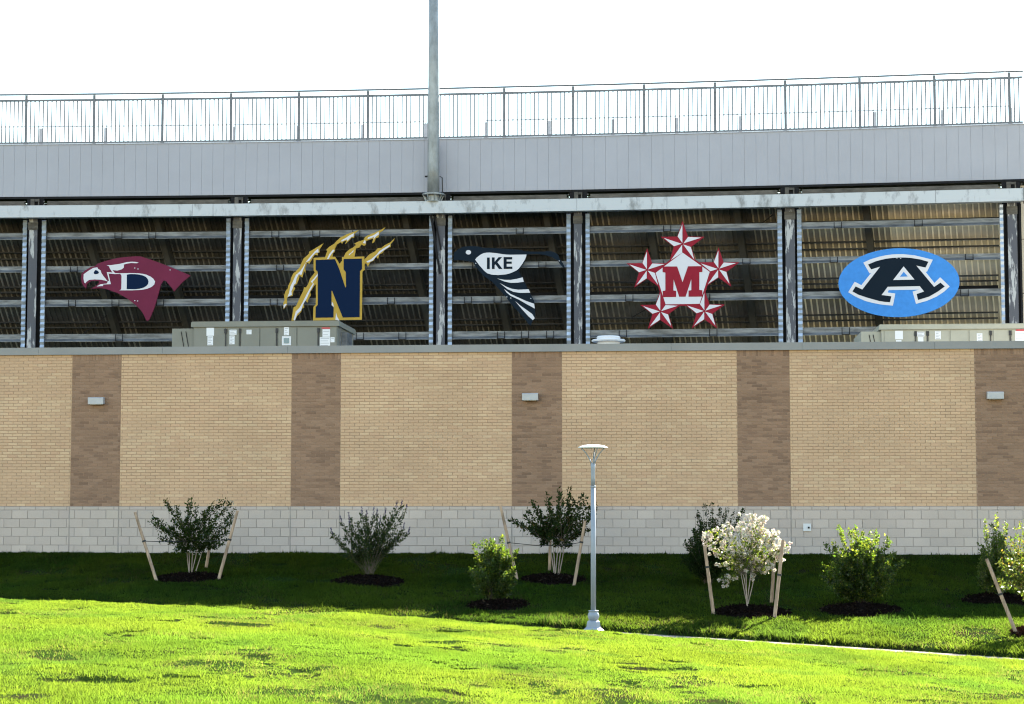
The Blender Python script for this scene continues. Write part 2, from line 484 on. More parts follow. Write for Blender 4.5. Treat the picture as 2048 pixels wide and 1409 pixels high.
def tan_tone(u, row):
    c = float(fbm(np.array(u * 0.45), np.array(row * 0.55), 21, 3))
    q = random.random()
    base = TAN * (0.965 + 0.07 * random.random())
    if c > 0.58 and q < 0.55: return 0, CREAM * (0.95 + 0.08 * random.random())
    if q < 0.03: return 0, CREAM
    if q > 0.90: return 1, ROSE * (0.97 + 0.06 * random.random())
    return 2, base
def brown_tone(u, row):
    q = random.random()
    c = float(fbm(np.array(u * 0.8 + 40), np.array(row * 0.25), 33, 3))
    if q < 0.20 + 0.5 * max(0, c - 0.45): return 3, DBR * (0.9 + 0.25 * random.random())
    if q > 0.8: return 5, MBR * (0.95 + 0.1 * random.random())
    return 4, BRN * (0.92 + 0.16 * random.random())
def add_block(u0, u1, z0, z1, tone, store_v, store_t, proud=PROUD):
    a = [wall_pt(u0, z0, 0), wall_pt(u1, z0, 0), wall_pt(u1, z1, 0), wall_pt(u0, z1, 0)]
    e = 0.003
    c = [wall_pt(u0 + e, z0 + e, proud), wall_pt(u1 - e, z0 + e, proud), wall_pt(u1 - e, z1 - e, proud), wall_pt(u0 + e, z1 - e, proud)]
    store_v.append([tuple(q) for q in a + c]); store_t.append(tone)
for (ua, ub, kind) in zones:
    mb = MB()
    mb.frame(wall_pt(0, 0), WD, WN, Vector((0, 0, 1)), ua, ub, -0.20, 0.0, B_BOT, B_TOP)
    # each zone has its own mortar
    mb.build('mortar_bed', 'mortar_tan' if kind == 't' else 'mortar_brown', bld)
    for rrow in range(50):
        z0 = B_BOT + rrow * COURSE + GAP * 0.5; z1 = z0 + COURSE - GAP
        if kind == 'b' and rrow >= 48:
            if rrow == 48:
                n_s = max(3, round((ub - ua) / COURSE))
                ws = (ub - ua) / n_s
                for k in range(n_s):
                    _, tn = brown_tone(ua, 60 + k)
                    add_block(ua + k * ws + GAP / 2, ua + (k + 1) * ws - GAP / 2, z0, z1 + COURSE, tn * 1.08, parts_v, parts_t)
            continue
        off = (rrow % 2) * BL / 2 + 0.004 * math.sin(rrow * 1.7)
        k = math.floor((ua - off) / BL)
        while True:
            s0 = k * BL + off; s1 = s0 + BL; k += 1
            if s0 >= ub: break
            a0 = max(s0, ua); a1 = min(s1, ub)
            if a1 - a0 < 0.03: continue
            ci, tn = tan_tone(a0, rrow) if kind == 't' else brown_tone(a0, rrow)
            full = (a1 - a0) > BL - 1e-4
            if full: fullbricks.append((a0 + BL / 2, (z0 + z1) / 2, ci, tn))
            else: add_block(a0 + GAP / 2, a1 - GAP / 2, z0, z1, tn, parts_v, parts_t)
uL, uR = wall_u(8), wall_u(2040)
cand = sorted([q for q in fullbricks if uL < q[0] < uR], key=lambda q: -q[0])
single = set(id(q) for q in cand[:300])
tone_mean = [CREAM, ROSE, TAN, DBR, BRN, MBR]
piece_cache = {}
BOXF = [(4, 5, 6, 7), (0, 1, 5, 4), (1, 2, 6, 5), (2, 3, 7, 6), (3, 0, 4, 7)]
WROT = math.atan2(WD.y, WD.x)
def piece_mesh(key, lw, lh, proud, tone, material, name):
    if key in piece_cache: return piece_cache[key]
    e = 0.003
    vs = [(-lw / 2, 0, -lh / 2), (lw / 2, 0, -lh / 2), (lw / 2, 0, lh / 2), (-lw / 2, 0, lh / 2),
          (-lw / 2 + e, -proud, -lh / 2 + e), (lw / 2 - e, -proud, -lh / 2 + e), (lw / 2 - e, -proud, lh / 2 - e), (-lw / 2 + e, -proud, lh / 2 - e)]
    me = bpy.data.meshes.new(name); me.from_pydata(vs, [], BOXF); me.materials.append(M[material])
    a = me.attributes.new('tone', 'FLOAT_COLOR', 'POINT')
    for i in range(8): a.data[i].color = (*tone, 1)
    piece_cache[key] = me
    return me
def place_piece(me, name, u, z, parent):
    o = bpy.data.objects.new(name, me); COL.objects.link(o)
    o.parent = parent
    o.location = wall_pt(u, z) - world_loc(parent)
    o.rotation_euler = (0, 0, WROT)
    return o
for q in fullbricks:
    if id(q) in single:
        j = random.randint(0, 2)
        me = piece_mesh(('b', q[2], j), BL - GAP, COURSE - GAP, PROUD, tone_mean[q[2]] * (0.95 + 0.05 * j), 'brick', 'brick')
        place_piece(me, 'brick', q[0], q[1], bld)
    else:
        add_block(q[0] - BL / 2 + GAP / 2, q[0] + BL / 2 - GAP / 2, q[1] - (COURSE - GAP) / 2, q[1] + (COURSE - GAP) / 2, q[3], parts_v, parts_t)
def flush_blocks(pv, ptn, name, material, parent):
    v = np.array(pv).reshape(-1, 3)
    f = (np.array(BOXF)[None] + 8 * np.arange(len(pv))[:, None, None]).reshape(-1)
    tn = np.repeat(np.array(ptn), 8, axis=0)
    v = v - np.array(world_loc(parent))
    ob = raw_mesh(name, v, f, 4, material, tn)
    ob.parent = parent
    ob['kind'] = 'stuff'
    return ob
flush_blocks(parts_v, parts_t, 'brickwork', 'brick', bld)

# pale block base
HALF = 0.094; CH = (B_BOT - HALF - (WALL_BASE - 0.03)) / 5.0
cw = 0.4075; CG = 0.011
mb = MB(); mb.frame(wall_pt(0, 0), WD, WN, Vector((0, 0, 1)), U0, U1, -0.20, 0.035, WALL_BASE - 0.6, B_BOT - 0.004)
mb.build('block_mortar_bed', 'mortar_grey', bld)
pv, ptn, fullb = [], [], []
joints = EU
BLK = np.array([0.415, 0.352, 0.310])
def add_block_off(u0, u1, z0, z1, tone):
    a = [wall_pt(u0, z0, 0.035), wall_pt(u1, z0, 0.035), wall_pt(u1, z1, 0.035), wall_pt(u0, z1, 0.035)]
    e = 0.004; pr = 0.045
    c = [wall_pt(u0 + e, z0 + e, pr), wall_pt(u1 - e, z0 + e, pr), wall_pt(u1 - e, z1 - e, pr), wall_pt(u0 + e, z1 - e, pr)]
    pv.append([tuple(q) for q in a + c]); ptn.append(tone)
for rrow in range(-1, 7):
    if rrow == 0: z1, z0 = B_BOT, B_BOT - HALF
    elif rrow == -1: continue
    else: z1 = B_BOT - HALF - (rrow - 1) * CH; z0 = z1 - CH
    off = (rrow % 2) * cw / 2 + 0.07
    k = math.floor((U0 - off) / cw)
    while True:
        s0 = k * cw + off; s1 = s0 + cw; k += 1
        if s0 >= U1: break
        cuts = [max(s0, U0)] + [j for j in joints if s0 + 0.02 < j < s1 - 0.02] + [min(s1, U1)]
        for a0, a1 in zip(cuts[:-1], cuts[1:]):
            if a1 - a0 < 0.03: continue
            tn = BLK * (0.94 + 0.11 * random.random()) * np.array([1, 1 - 0.02 * random.random(), 1 - 0.03 * random.random()])
            ja = any(abs(a0 - j) < 0.021 for j in joints); jb = any(abs(a1 - j) < 0.021 for j in joints)
            ga = 0.012 if ja else CG / 2; gb = 0.012 if jb else CG / 2
            if len(cuts) == 2 and not ja and not jb and 1 <= rrow <= 5 and a1 - a0 > cw - 1e-4:
                fullb.append(((a0 + a1) / 2, (z0 + z1) / 2, tn))
            else:
                add_block_off(a0 + ga, a1 - gb, z0 + CG / 2, z1 - CG / 2, tn)
cand = sorted([q for q in fullb if uL < q[0] < uR], key=lambda q: -q[0])
single = set(id(q) for q in cand[:300])
for q in fullb:
    if id(q) in single:
        j = random.randint(0, 5)
        me = piece_mesh(('c', j), cw - CG, CH - CG, 0.010, BLK * (0.94 + 0.022 * j) * np.array([1, 0.99, 0.985]), 'block', 'concrete_block')
        o = place_piece(me, 'concrete_block', q[0], q[1], bld)
        o.location += WN * 0.035
    else:
        add_block_off(q[0] - cw / 2 + CG / 2, q[0] + cw / 2 - CG / 2, q[1] - CH / 2 + CG / 2, q[1] + CH / 2 - CG / 2, q[2])
flush_blocks(pv, ptn, 'blockwork', 'block', bld)

# wall core, roof slab, coping lengths
mb = MB()
mb.frame(wall_pt(0, 0), WD, WN, Vector((0, 0, 1)), U0, U1, -0.30, -0.203, WALL_BASE - 0.6, C_TOP - 0.03)
mb.frame(wall_pt(0, 0), WD, WN, Vector((0, 0, 1)), U0, U0 + 0.15, -7.8, -0.303, WALL_BASE - 0.6, C_TOP - 0.05)
mb.frame(wall_pt(0, 0), WD, WN, Vector((0, 0, 1)), U1 - 0.15, U1, -7.8, -0.303, WALL_BASE - 0.6, C_TOP - 0.05)
mb.build('wall_core', 'mortar_grey', bld)
mb = MB(); mb.frame(wall_pt(0, 0), WD, WN, Vector((0, 0, 1)), U0 + 0.153, U1 - 0.153, -7.8, -0.303, C_TOP - 0.85, C_TOP - 0.60)
mb.build('roof', 'roof', bld)
seg = wall_u(576, 697) - wall_u(326, 697)
u = wall_u(326, 697) - 5 * seg
while u < U1:
    a, c = max(u, U0), min(u + seg, U1)
    if c - a > 0.05:
        mb = MB()
        mb.frame(wall_pt(0, 0), WD, WN, Vector((0, 0, 1)), a + 0.0025, c - 0.0025, -0.34, 0.055, B_TOP + 0.004, C_TOP)
        mb.frame(wall_pt(0, 0), WD, WN, Vector((0, 0, 1)), a + 0.0025, c - 0.0025, 0.056, 0.066, B_TOP - 0.006, B_TOP + 0.014)
        mb.build('coping', 'coping', bld)
    u += seg

# ================================================================== GRANDSTAND
Zf1, Zf0 = stand_z(277.5), stand_z(382.5)
Zg1, Zg0 = stand_z(406), stand_z(430)
STX0, STX1 = -21.5, 15.25
gs = thing('grandstand', 'steel grandstand back with grey panelled fascia above open framing, behind the brick building', 'grandstand', stand_pt(0, WALL_BASE))
# fascia panels
X = STX0; PW = 0.348
seamskip = 0
while X < STX1:
    t = stand_tan(X + PW / 2); n_ = Vector((-t.y, t.x, 0)); o = stand_pt(X + PW / 2, 0)
    mb = MB()
    hw = PW / 2 / t.x
    dz = random.uniform(-0.001, 0.001)
    mb.frame(o, t, n_, Vector((0, 0, 1)), -hw + 0.0022, hw - 0.0022, dz, 0.03, Zf0, Zf1)
    mb.build('fascia_panel', 'fascia', gs)
    X += PW
# strips that follow the curve
def curve_strip(name, material, X0, X1, step, off0, off1, z0, z1, parent, whole=True):
    mb = MB()
    n = max(1, int(round((X1 - X0) / step)))
    Xs = [X0 + (X1 - X0) * i / n for i in range(n + 1)]
    for a, c in zip(Xs[:-1], Xs[1:]):
        A = [stand_pt(a, z, o) for z in (z0, z1) for o in (off0, off1)]
        Bq = [stand_pt(c, z, o) for z in (z0, z1) for o in (off0, off1)]
        mb.quad(A[0], Bq[0], Bq[2], A[2]); mb.quad(Bq[1], A[1], A[3], Bq[3])
        mb.quad(A[2], Bq[2], Bq[3], A[3]); mb.quad(A[1], Bq[1], Bq[0], A[0])
    A = [stand_pt(X0, z, o) for z in (z0, z1) for o in (off0, off1)]
    mb.quad(A[0], A[2], A[3], A[1])
    A = [stand_pt(X1, z, o) for z in (z0, z1) for o in (off0, off1)]
    mb.quad(A[0], A[1], A[3], A[2])
    return mb.build(name, material, parent)
curve_strip('fascia_backing', 'fascia', STX0, STX1, 1.0, 0.028, 0.10, Zf0 + 0.01, Zf1 - 0.01, gs)
curve_strip('fascia_cap', 'fascia', STX0, STX1, 1.0, -0.02, 0.16, Zf1 + 0.002, Zf1 + 0.03, gs)
curve_strip('fascia_drip', 'steel_dark', STX0, STX1, 1.0, -0.01, 0.12, Zf0 - 0.07, Zf0 - 0.003, gs)
curve_strip('soffit', 'steel_dark', STX0, STX1, 1.0, 0.125, 1.0, Zf0 - 0.06, Zf0 - 0.01, gs)
curve_strip('walkway_slab', 'concrete', STX0, STX1, 1.0, 0.17, 6.0, Zf1 - 0.22, Zf1 - 0.02, gs)
# columns, side strips, girders
colpx = [(-330, -313), (62, 79), (470, 486), (875, 892), (1149, 1165), (1570.5, 1589.5), (2014, 2033)]
strip_px = [[(-345, -337), (-305, -297)], [(49, 57), (87, 95)], [(455, 463), (492, 500)], [(860, 868), (897.5, 905.5)], [(1134, 1142), (1172, 1180)], [(1555, 1564), (1594, 1603)], [(1999, 2006)]]
colX = []
Zlow = WALL_BASE
for ci_, (a, c) in enumerate(colpx):
    xa, xc = stand_X(a), stand_X(c)
    X = (xa + xc) / 2; colX.append(X)
    t = stand_tan(X); n_ = Vector((-t.y, t.x, 0)); o = stand_pt(X, 0)
    Zv = Vector((0, 0, 1))
    colm = thing('column', None, None, stand_pt(X, Zlow)); put_under(colm, gs)
    hw = (xc - xa) / 2
    mb = MB()
    mb.frame(o, t, n_, Zv, -hw, hw, -0.22, -0.19, Zlow, Zg0 + 0.0)
    mb.frame(o, t, n_, Zv, -0.02, 0.02, -0.19, 0.0, Zlow, Zg0)
    mb.build('front_flange', 'galv_peel', colm)
    mb = MB()
    mb.frame(o, t, n_, Zv, -0.27, 0.27, 0.0, 0.03, Zlow, Zf0 - 0.08)
    for s_ in (-1, 1):
        mb.frame(o, t, n_, Zv, s_ * 0.24 - 0.03, s_ * 0.24 + 0.03, -0.10, -0.002, Zlow, Zg0 - 0.02)
    mb.build('back_flange_shade', 'steel_dark', colm)  # near-black back flange also paints the shadow gaps beside the column
    mb = MB()
    zp1 = stand_z(437); zp0 = stand_z(452)
    mb.frame(o, t, n_, Zv, -hw - 0.02, hw + 0.02, -0.245, -0.222, zp0, zp1)
    for bx_ in (-0.5, 0.5):
        for bz in (0.25, 0.75):
            mb.frame(o, t, n_, Zv, bx_ * hw - 0.02, bx_ * hw + 0.02, -0.262, -0.246, zp0 + (zp1 - zp0) * bz - 0.02, zp0 + (zp1 - zp0) * bz + 0.02)
    mb.build('splice_plate', 'steel_tan', colm)
    # head plates above the girder
    mb = MB()
    mb.frame(o, t, n_, Zv, -hw, -hw + 0.12, -0.10, -0.07, Zg1 - 0.05, Zf0 - 0.09)
    mb.frame(o, t, n_, Zv, hw - 0.03, hw, -0.10, -0.07, Zg1 - 0.05, Zf0 - 0.09)
    mb.frame(o, t, n_, Zv, -hw, hw, -0.065, -0.005, Zf0 - 0.16, Zf0 - 0.09)
    for bz in (0.3, 0.7):
        for sx in (-1, 1):
            zz = Zg1 + (Zf0 - 0.09 - Zg1) * bz
            mb.frame(o, t, n_, Zv, sx * 0.30 - 0.02, sx * 0.30 + 0.02, -0.13, -0.10, zz - 0.02, zz + 0.02)
    mb.build('head_plate', 'steel_tan', colm)
    for (sa, sc) in strip_px[ci_]:
        q0, q1 = stand_X(sa), stand_X(sc)
        Xm = (q0 + q1) / 2
        t2 = stand_tan(Xm); n2 = Vector((-t2.y, t2.x, 0)); o2 = stand_pt(Xm, 0)
        hw2 = (q1 - q0) / 2
        mb = MB()
        z = Zlow + 3.0; i = 0
        zt = Zg0 - 0.03
        while z < zt:
            hgt = random.choice((0.075, 0.085, 0.10))
            zb = min(z + hgt, zt)
            off = -0.17
            tilt = 0.034 if i % 2 == 0 else -0.034
            A = o2 - t2 * hw2 + n2 * (off + (0 if i % 2 else -0.0) - (tilt / 2)); Bq = o2 + t2 * hw2 + n2 * (off - tilt / 2)
            C_ = o2 + t2 * hw2 + n2 * (off + tilt / 2); D_ = o2 - t2 * hw2 + n2 * (off + tilt / 2)
            mb.quad(A + Zv * z, Bq + Zv * z, C_ + Zv * zb, D_ + Zv * zb)
            z = zb; i += 1
        mb.frame(o2, t2, n2, Zv, -hw2, hw2, -0.14, -0.11, Zlow, zt)
        mb.build('corrugated_strip', 'galv_strip', colm)
# girder: lengths with visible splices
spl_px = [-420, -60, 393, 434, 1157, 1336, 1870, 2045]
for a, c in zip(spl_px[:-1], spl_px[1:]):
    xa, xc = stand_X(a, 420), stand_X(c, 420)
    ob = curve_strip('girder', 'galv', xa + 0.004, xc - 0.004, 1.2, -0.56 - random.uniform(0, 0.012), -0.28, Zg0, Zg1, gs)
mb = MB()   # dark end cap of the girder
Xe = stand_X(2046.5, 400); t = stand_tan(Xe); n_ = Vector((-t.y, t.x, 0)); o = stand_pt(Xe, 0)
mb.frame(o, t, n_, Vector((0, 0, 1)), -0.02, 0.02, -0.58, -0.26, Zg0 - 0.05, Zg1 + 0.03)
mb.build('girder_end_cap', 'galv_mid', gs)
# rear edge beam seen above the girder, one length per bay
for i in range(len(colX) - 1):
    a, c = colX[i] + 0.36, colX[i + 1] - 0.36
    curve_strip('edge_beam', 'steel_tan', a, c, 1.2, 0.02, 0.10, Zg1 - 0.12, Zf0 - 0.14, gs)
# girts: Z-shaped rails in each bay
girt_px = [(457, 470), (525, 537), (593, 607), (663, 678)]
for i in range(len(colX) - 1):
    a, c = colX[i] + 0.33, colX[i + 1] - 0.33
    for gi, (y1, y0) in enumerate(girt_px):
        z1, z0 = stand_z(y1), stand_z(y0)
        mb = MB()
        t = (stand_pt(c, 0) - stand_pt(a, 0)); Ln = t.length; t.normalize(); n_ = Vector((-t.y, t.x, 0)); o = stand_pt(a, 0)
        Zv = Vector((0, 0, 1))
        mb.frame(o, t, n_, Zv, 0, Ln, -0.05, -0.03, z0 + 0.05, z1)
        mb.frame(o, t, n_, Zv, 0, Ln, -0.031, 0.06, z1 - 0.015, z1 + 0.002)
        # lower flange leaning out: catches the sky
        p0, p1 = o + n_ * (-0.051), o + n_ * (-0.13)
        mb.quad(p1 + Zv * z0, p1 + t * Ln + Zv * z0, p0 + t * Ln + Zv * (z0 + 0.075), p0 + Zv * (z0 + 0.075))
        mb.quad(p1 + Zv * (z0 - 0.015), p1 + t * Ln + Zv * (z0 - 0.015), p1 + t * Ln + Zv * z0, p1 + Zv * z0)
        mb.quad(p0 + Zv * (z0 + 0.03), p0 + t * Ln + Zv * (z0 + 0.03), p1 + t * Ln + Zv * (z0 - 0.015), p1 + Zv * (z0 - 0.015))
        gob = mb.build('girt', 'galv_mid', gs)
        for cl in (0.18, 0.40, 0.62, 0.82):
            if random.random() < 0.6:
                u_ = Ln * (cl + random.uniform(-0.04, 0.04))
                mb2 = MB()
                for s_ in (-0.11, 0.11):
                    mb2.frame(o + t * u_, t, n_, Zv, s_ - 0.012, s_ + 0.012, -0.145, -0.132, z0 - 0.01, z1 - 0.02)
                mb2.frame(o + t * u_, t, n_, Zv, -0.098, 0.098, -0.145, -0.132, z0 - 0.01, z0 + 0.012)
                mb2.build('clip', 'steel_dark', gob)
# sloping seating deck: ribbed sheets running down and away
DD = Vector((0.37, 1.0, -1.75))
zt, zb = Zf0 - 0.10, EZ + 3.6
RP = 0.176
Xst = STX0; k = 0
n_rib = 6
xend = stand_X(2012)
def deck_light_zone(X):  # picks sheet and rib colour by bay: painted light, brightest at right
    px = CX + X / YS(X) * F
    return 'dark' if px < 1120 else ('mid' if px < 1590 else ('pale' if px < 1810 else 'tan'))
while Xst < xend - 0.1:
    Xe = min(Xst + RP * n_rib, xend)
    mb = MB()
    nn = max(1, int(round((Xe - Xst) / RP)))
    rw = 0.034
    tl = (zt - zb) / 1.75
    ts = [0, 1]
    for r_ in range(nn):
        xa = Xst + r_ * RP
        A0 = stand_pt(xa, zt, 0.75); A1 = stand_pt(xa + RP, zt, 0.75)
        t = (A1 - A0).normalized()
        fn = t.cross(DD.normalized()); fn = fn if fn.y < 0 else -fn    # face normal, towards viewer
        dl = DD * tl
        lift = fn * 0.045
        f0 = A0 + t * 0.0; f1 = A0 + t * (RP - rw - 0.03); f2 = A0 + t * (RP - rw - 0.012) + lift; f3 = A0 + t * (RP - 0.012) + lift; f4 = A1
        mb.quad(f0 + dl, f1 + dl, f1, f0, 0)
        mb.quad(f1 + dl, f2 + dl, f2, f1, 0)
        mb.quad(f2 + dl, f3 + dl, f3, f2, 1)
        mb.quad(f3 + dl, f4 + dl, f4, f3, 1)
    zn = deck_light_zone((Xst + Xe) / 2)
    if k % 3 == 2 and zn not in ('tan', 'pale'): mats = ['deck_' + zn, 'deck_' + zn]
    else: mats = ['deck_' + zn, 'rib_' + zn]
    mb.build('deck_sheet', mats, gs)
    Xst = Xe; k += 1
# purlins and rakers just in front of the deck sheets
for py_ in (446, 484, 497, 515, 552, 562, 574, 584, 622, 633, 650, 690):
    zz = stand_z(py_)
    off = 0.75 + (zt - zz) / 1.75 - 0.16
    ob = curve_strip('purlin', 'steel_dark' if py_ in (515, 574, 650) else 'deck_dark', STX0 + 2, stand_X(2004) , 1.5, off - 0.04, off + 0.04, zz - (0.05 if py_ in (515, 574, 650) else 0.022), zz + (0.05 if py_ in (515, 574, 650) else 0.022), gs)
for pxk in (-120, 150, 300, 590, 800, 960, 1085, 1290, 1470, 1730):
    X = stand_X(pxk, 450)
    mb = MB()
    p = stand_pt(X, zt - 0.1, 0.45); q = p + DD * ((zt - zb) / 1.75)
    mb.bar(p, q, 0.20, 0.22)
    mb.build('raker_beam', 'deck_dark', gs)
mb = MB()
for (a, c) in ((120, 250), (1010, 1110), (1500, 1560)):
    pass
mb.bar(stand_pt(stand_X(865, 434), stand_z(433), -0.30), stand_pt(stand_X(882, 545), stand_z(548), -0.24), 0.07, 0.07)
mb.bar(stand_pt(stand_X(872, 434), stand_z(433), -0.30), stand_pt(stand_X(884, 500), stand_z(500), -0.24), 0.05, 0.05)
mb.build('diagonal_brace', 'steel_dark', gs)
for (xa, ya, xb, yb) in ((150, 672, 205, 628), (1520, 445, 1545, 425), (1262, 632, 1300, 610)):
    mb = MB(); mb.tube([stand_pt(stand_X(xa, ya), stand_z(ya, xa), 0.5), stand_pt(stand_X(xb, yb), stand_z(yb, xb), 0.5)], 0.015, 6)
    mb.build('brace_rod', 'steel_dark', gs)
# tan cladding past the last column
Xc0 = stand_X(2022)
for r_ in range(4):
    for c_ in range(2):
        X0_ = Xc0 + c_ * 0.62 - 0.05; zc1 = Zf0 - 0.12 - r_ * 1.62
        t = stand_tan(X0_); n_ = Vector((-t.y, t.x, 0)); o = stand_pt(X0_, 0)
        mb = MB(); mb.frame(o, t, n_, Vector((0, 0, 1)), 0.008, 0.612, 0.50, 0.55, zc1 - 1.60, zc1)
        mb.frame(o, t, n_, Vector((0, 0, 1)), 0.30, 0.33, 0.485, 0.50, zc1 - 1.60, zc1)
        mb.build('cladding_panel', 'clad', gs)
curve_strip('cladding_backing', 'steel_dark', Xc0 - 0.05, Xc0 + 1.2, 0.6, 0.57, 0.62, WALL_BASE, Zf0 - 0.1, gs)

# ------------------------------------------------------------------ guard railing along the top
rail = thing('guard_railing', 'grey metal guard railing with thin vertical bars along the grandstand top', 'railing', stand_pt(0, Zf1))
ROFF = 0.10
zr_top, zr_hand, zr_bot = stand_z(174), stand_z(185.5), stand_z(272)
post_px = [-226, -87, 51, 187, 324, 461, 597, 735, 872, 1008, 1146, 1288, 1430, 1571, 1720, 1870, 2020]
postX = [stand_X(p, 230) for p in post_px]
for X in postX:
    t = stand_tan(X); n_ = Vector((-t.y, t.x, 0)); o = stand_pt(X, 0, ROFF)
    mb = MB()
    mb.frame(o, t, n_, Vector((0, 0, 1)), -0.042, 0.042, -0.035, 0.035, Zf1 + 0.031, zr_top - 0.03)
    mb.frame(o, t, n_, Vector((0, 0, 1)), -0.045, 0.045, -0.045, -0.031, zr_hand - 0.16, zr_hand - 0.02)
    mb.frame(o, t, n_, Vector((0, 0, 1)), -0.07, 0.07, -0.06, 0.06, Zf1 + 0.0305, Zf1 + 0.042)
    mb.build('post', 'rail', rail)
def curve_tube(name, material, X0, X1, z, off, r_, parent):
    mb = MB(); n = max(2, int((X1 - X0) / 1.0))
    mb.tube([stand_pt(X0 + (X1 - X0) * i / n, z, off) for i in range(n + 1)], r_, 8)
    return mb.build(name, material, parent, smooth=True)
postX.append(STX1 - 0.06)
curve_tube('top_rail', 'rail', postX[0], postX[-1], zr_top, ROFF - 0.05, 0.030, rail)
bal_me = None
for a, c in zip(postX[:-1], postX[1:]):
    t = (stand_pt(c, 0, ROFF) - stand_pt(a, 0, ROFF)); Ln = t.length; t.normalize(); n_ = Vector((-t.y, t.x, 0)); o = stand_pt(a, 0, ROFF)
    for nm, zz, hh in (('mid_rail', zr_hand, 0.034), ('bottom_rail', zr_bot, 0.028)):
        mb = MB(); mb.frame(o, t, n_, Vector((0, 0, 1)), 0.033, Ln - 0.033, -0.018, 0.018, zz - hh, zz + hh); mb.build(nm, 'rail', rail)
    nb = max(1, int(round(Ln / 0.132)) - 1)
    for j in range(1, nb + 1):
        if bal_me is None:
            mb = MB(); mb.box(-0.0185, 0.0185, -0.0125, 0.0125, 0, zr_hand - zr_bot - 0.064)
            tmp = mb.build('baluster', 'rail'); bal_me = tmp.data; bpy.data.objects.remove(tmp)
        bo = bpy.data.objects.new('baluster', bal_me); COL.objects.link(bo); bo.parent = rail
        pp = o + t * (Ln * j / (nb + 1)); pp.z = zr_bot + 0.029
        bo.location = pp - world_loc(rail)
# lower inner railing beyond the walkway
IN = 4.6
def inner_z(py, px=1000): 
    return EZ + ray(px, py).z / ray(px, py).y * (YS(stand_X(px, py)) + IN)
for lab, pxs in (('low inner barrier with short posts behind the guard railing, left of the light pole', [-175, -50, 74, 200, 450, 576, 702, 825]),
                 ('low inner barrier with short posts behind the guard railing, right of the light pole', [943, 1067, 1191, 1316, 1440, 1703, 1835, 1968])):
    Xs_ = [stand_X(p, 260) * (1 + IN / 60.0) for p in pxs]
    ir = thing('inner_barrier', lab, 'railing', stand_pt(Xs_[3], Zf1 - 0.02, IN), 'inner barriers behind the guard railing')
    zt_ = inner_z(240.5)
    for X in Xs_:
        mb = MB(); t = stand_tan(X); n_ = Vector((-t.y, t.x, 0)); o = stand_pt(X, 0, IN)
        mb.frame(o, t, n_, Vector((0, 0, 1)), -0.055, 0.055, -0.04, 0.04, Zf1 - 0.02, zt_ - 0.06)
        mb.build('post', 'rail_hazed', ir)
    curve_tube('cable', 'rail_hazed', Xs_[0], Xs_[-1], zt_, IN, 0.020, ir)
    mb = MB(); mb.tube([stand_pt(Xs_[-1], zt_ - 0.06, IN), stand_pt(Xs_[-1], zt_, IN)], 0.012, 6); mb.build('cable_end', 'rail', ir)

# ------------------------------------------------------------------ light pole standing on the girder
Xp = stand_X(870.5, 398)
pp = stand_pt(Xp, Zg1, -0.42)
lp = thing('light_pole', 'tall galvanised light pole bolted to the girder in front of the fascia', 'pole', pp)
mb = MB()
prof = [(0.185, 0.16), (0.183, 1.0), (0.170, 4.0), (0.140, 12.0)]
mb.lathe(pp, prof, 24); mb.build('shaft', 'pole', lp, smooth=True, origin=pp)
mb = MB(); mb.lathe(pp, [(0.33, 0.19), (0.345, 0.20), (0.345, 0.235), (0.33, 0.245)], 24); mb.build('base_flange', 'pole', lp, origin=pp)
mb = MB(); mb.lathe(pp, [(0.24, 0.0), (0.24, 0.03), (0.19, 0.035), (0.19, 0.19)], 20); mb.build('foot', 'pole', lp, origin=pp)
for k in range(8):
    a = k * math.pi / 4 + 0.2
    mb = MB(); d = Vector((math.cos(a), math.sin(a), 0))
    mb.bar(pp + d * 0.24 + Vector((0, 0, 0.02)), pp + d * 0.31 + Vector((0, 0, 0.19)), 0.03, 0.03); mb.build('gusset', 'pole', lp)
mb = MB(); cpts = [pp + Vector((0.19, -0.02, 0.78)), pp + Vector((0.27, -0.02, 0.74)), pp + Vector((0.28, 0, 0.4)), pp + Vector((0.27, 0.02, 0.22))]
mb.tube(cpts, 0.016, 6); mb.build('conduit', 'black', lp)
mb = MB(); mb.box(pp.x - 0.26, pp.x - 0.15, pp.y - 0.04, pp.y + 0.04, pp.z + 0.76, pp.z + 0.80); mb.build('bracket', 'steel_dark', lp)

# ================================================================== SIGNS
def sign(name, label, origin, scale, layers, ctr, off=-0.33):
    ox, oy = origin
    cx_, cy_ = ox + ctr[0] / scale, oy + ctr[1] / scale
    X = stand_X(cx_, cy_)
    t = stand_tan(X); nf = Vector((t.y, -t.x, 0))       # towards the lawn
    O = stand_pt(X, stand_z(cy_, cx_), off)
    root = thing(name, label, 'sign', O)
    Zv = Vector((0, 0, 1))
    def uv(p):
        d = ray(ox + p[0] / scale, oy + p[1] / scale)
        k = (O - EYE).dot(nf) / d.dot(nf)
        q = EYE + d * k - O
        return (q.dot(t), q.z)
    for (part, material, polys, d0, d1) in layers:
        mb = MB()
        for poly in polys: mb.prism([uv(p) for p in poly], O, t, Zv, nf, d0, d1)
        mb.build(part, material, root, origin=O)
    return root
def ell(cx, cy, rx, ry, n=48, rot=0.0):
    return [(cx + rx * math.cos(2 * math.pi * i / n) * math.cos(rot) - ry * math.sin(2 * math.pi * i / n) * math.sin(rot),
             cy + rx * math.cos(2 * math.pi * i / n) * math.sin(rot) + ry * math.sin(2 * math.pi * i / n) * math.cos(rot)) for i in range(n)]
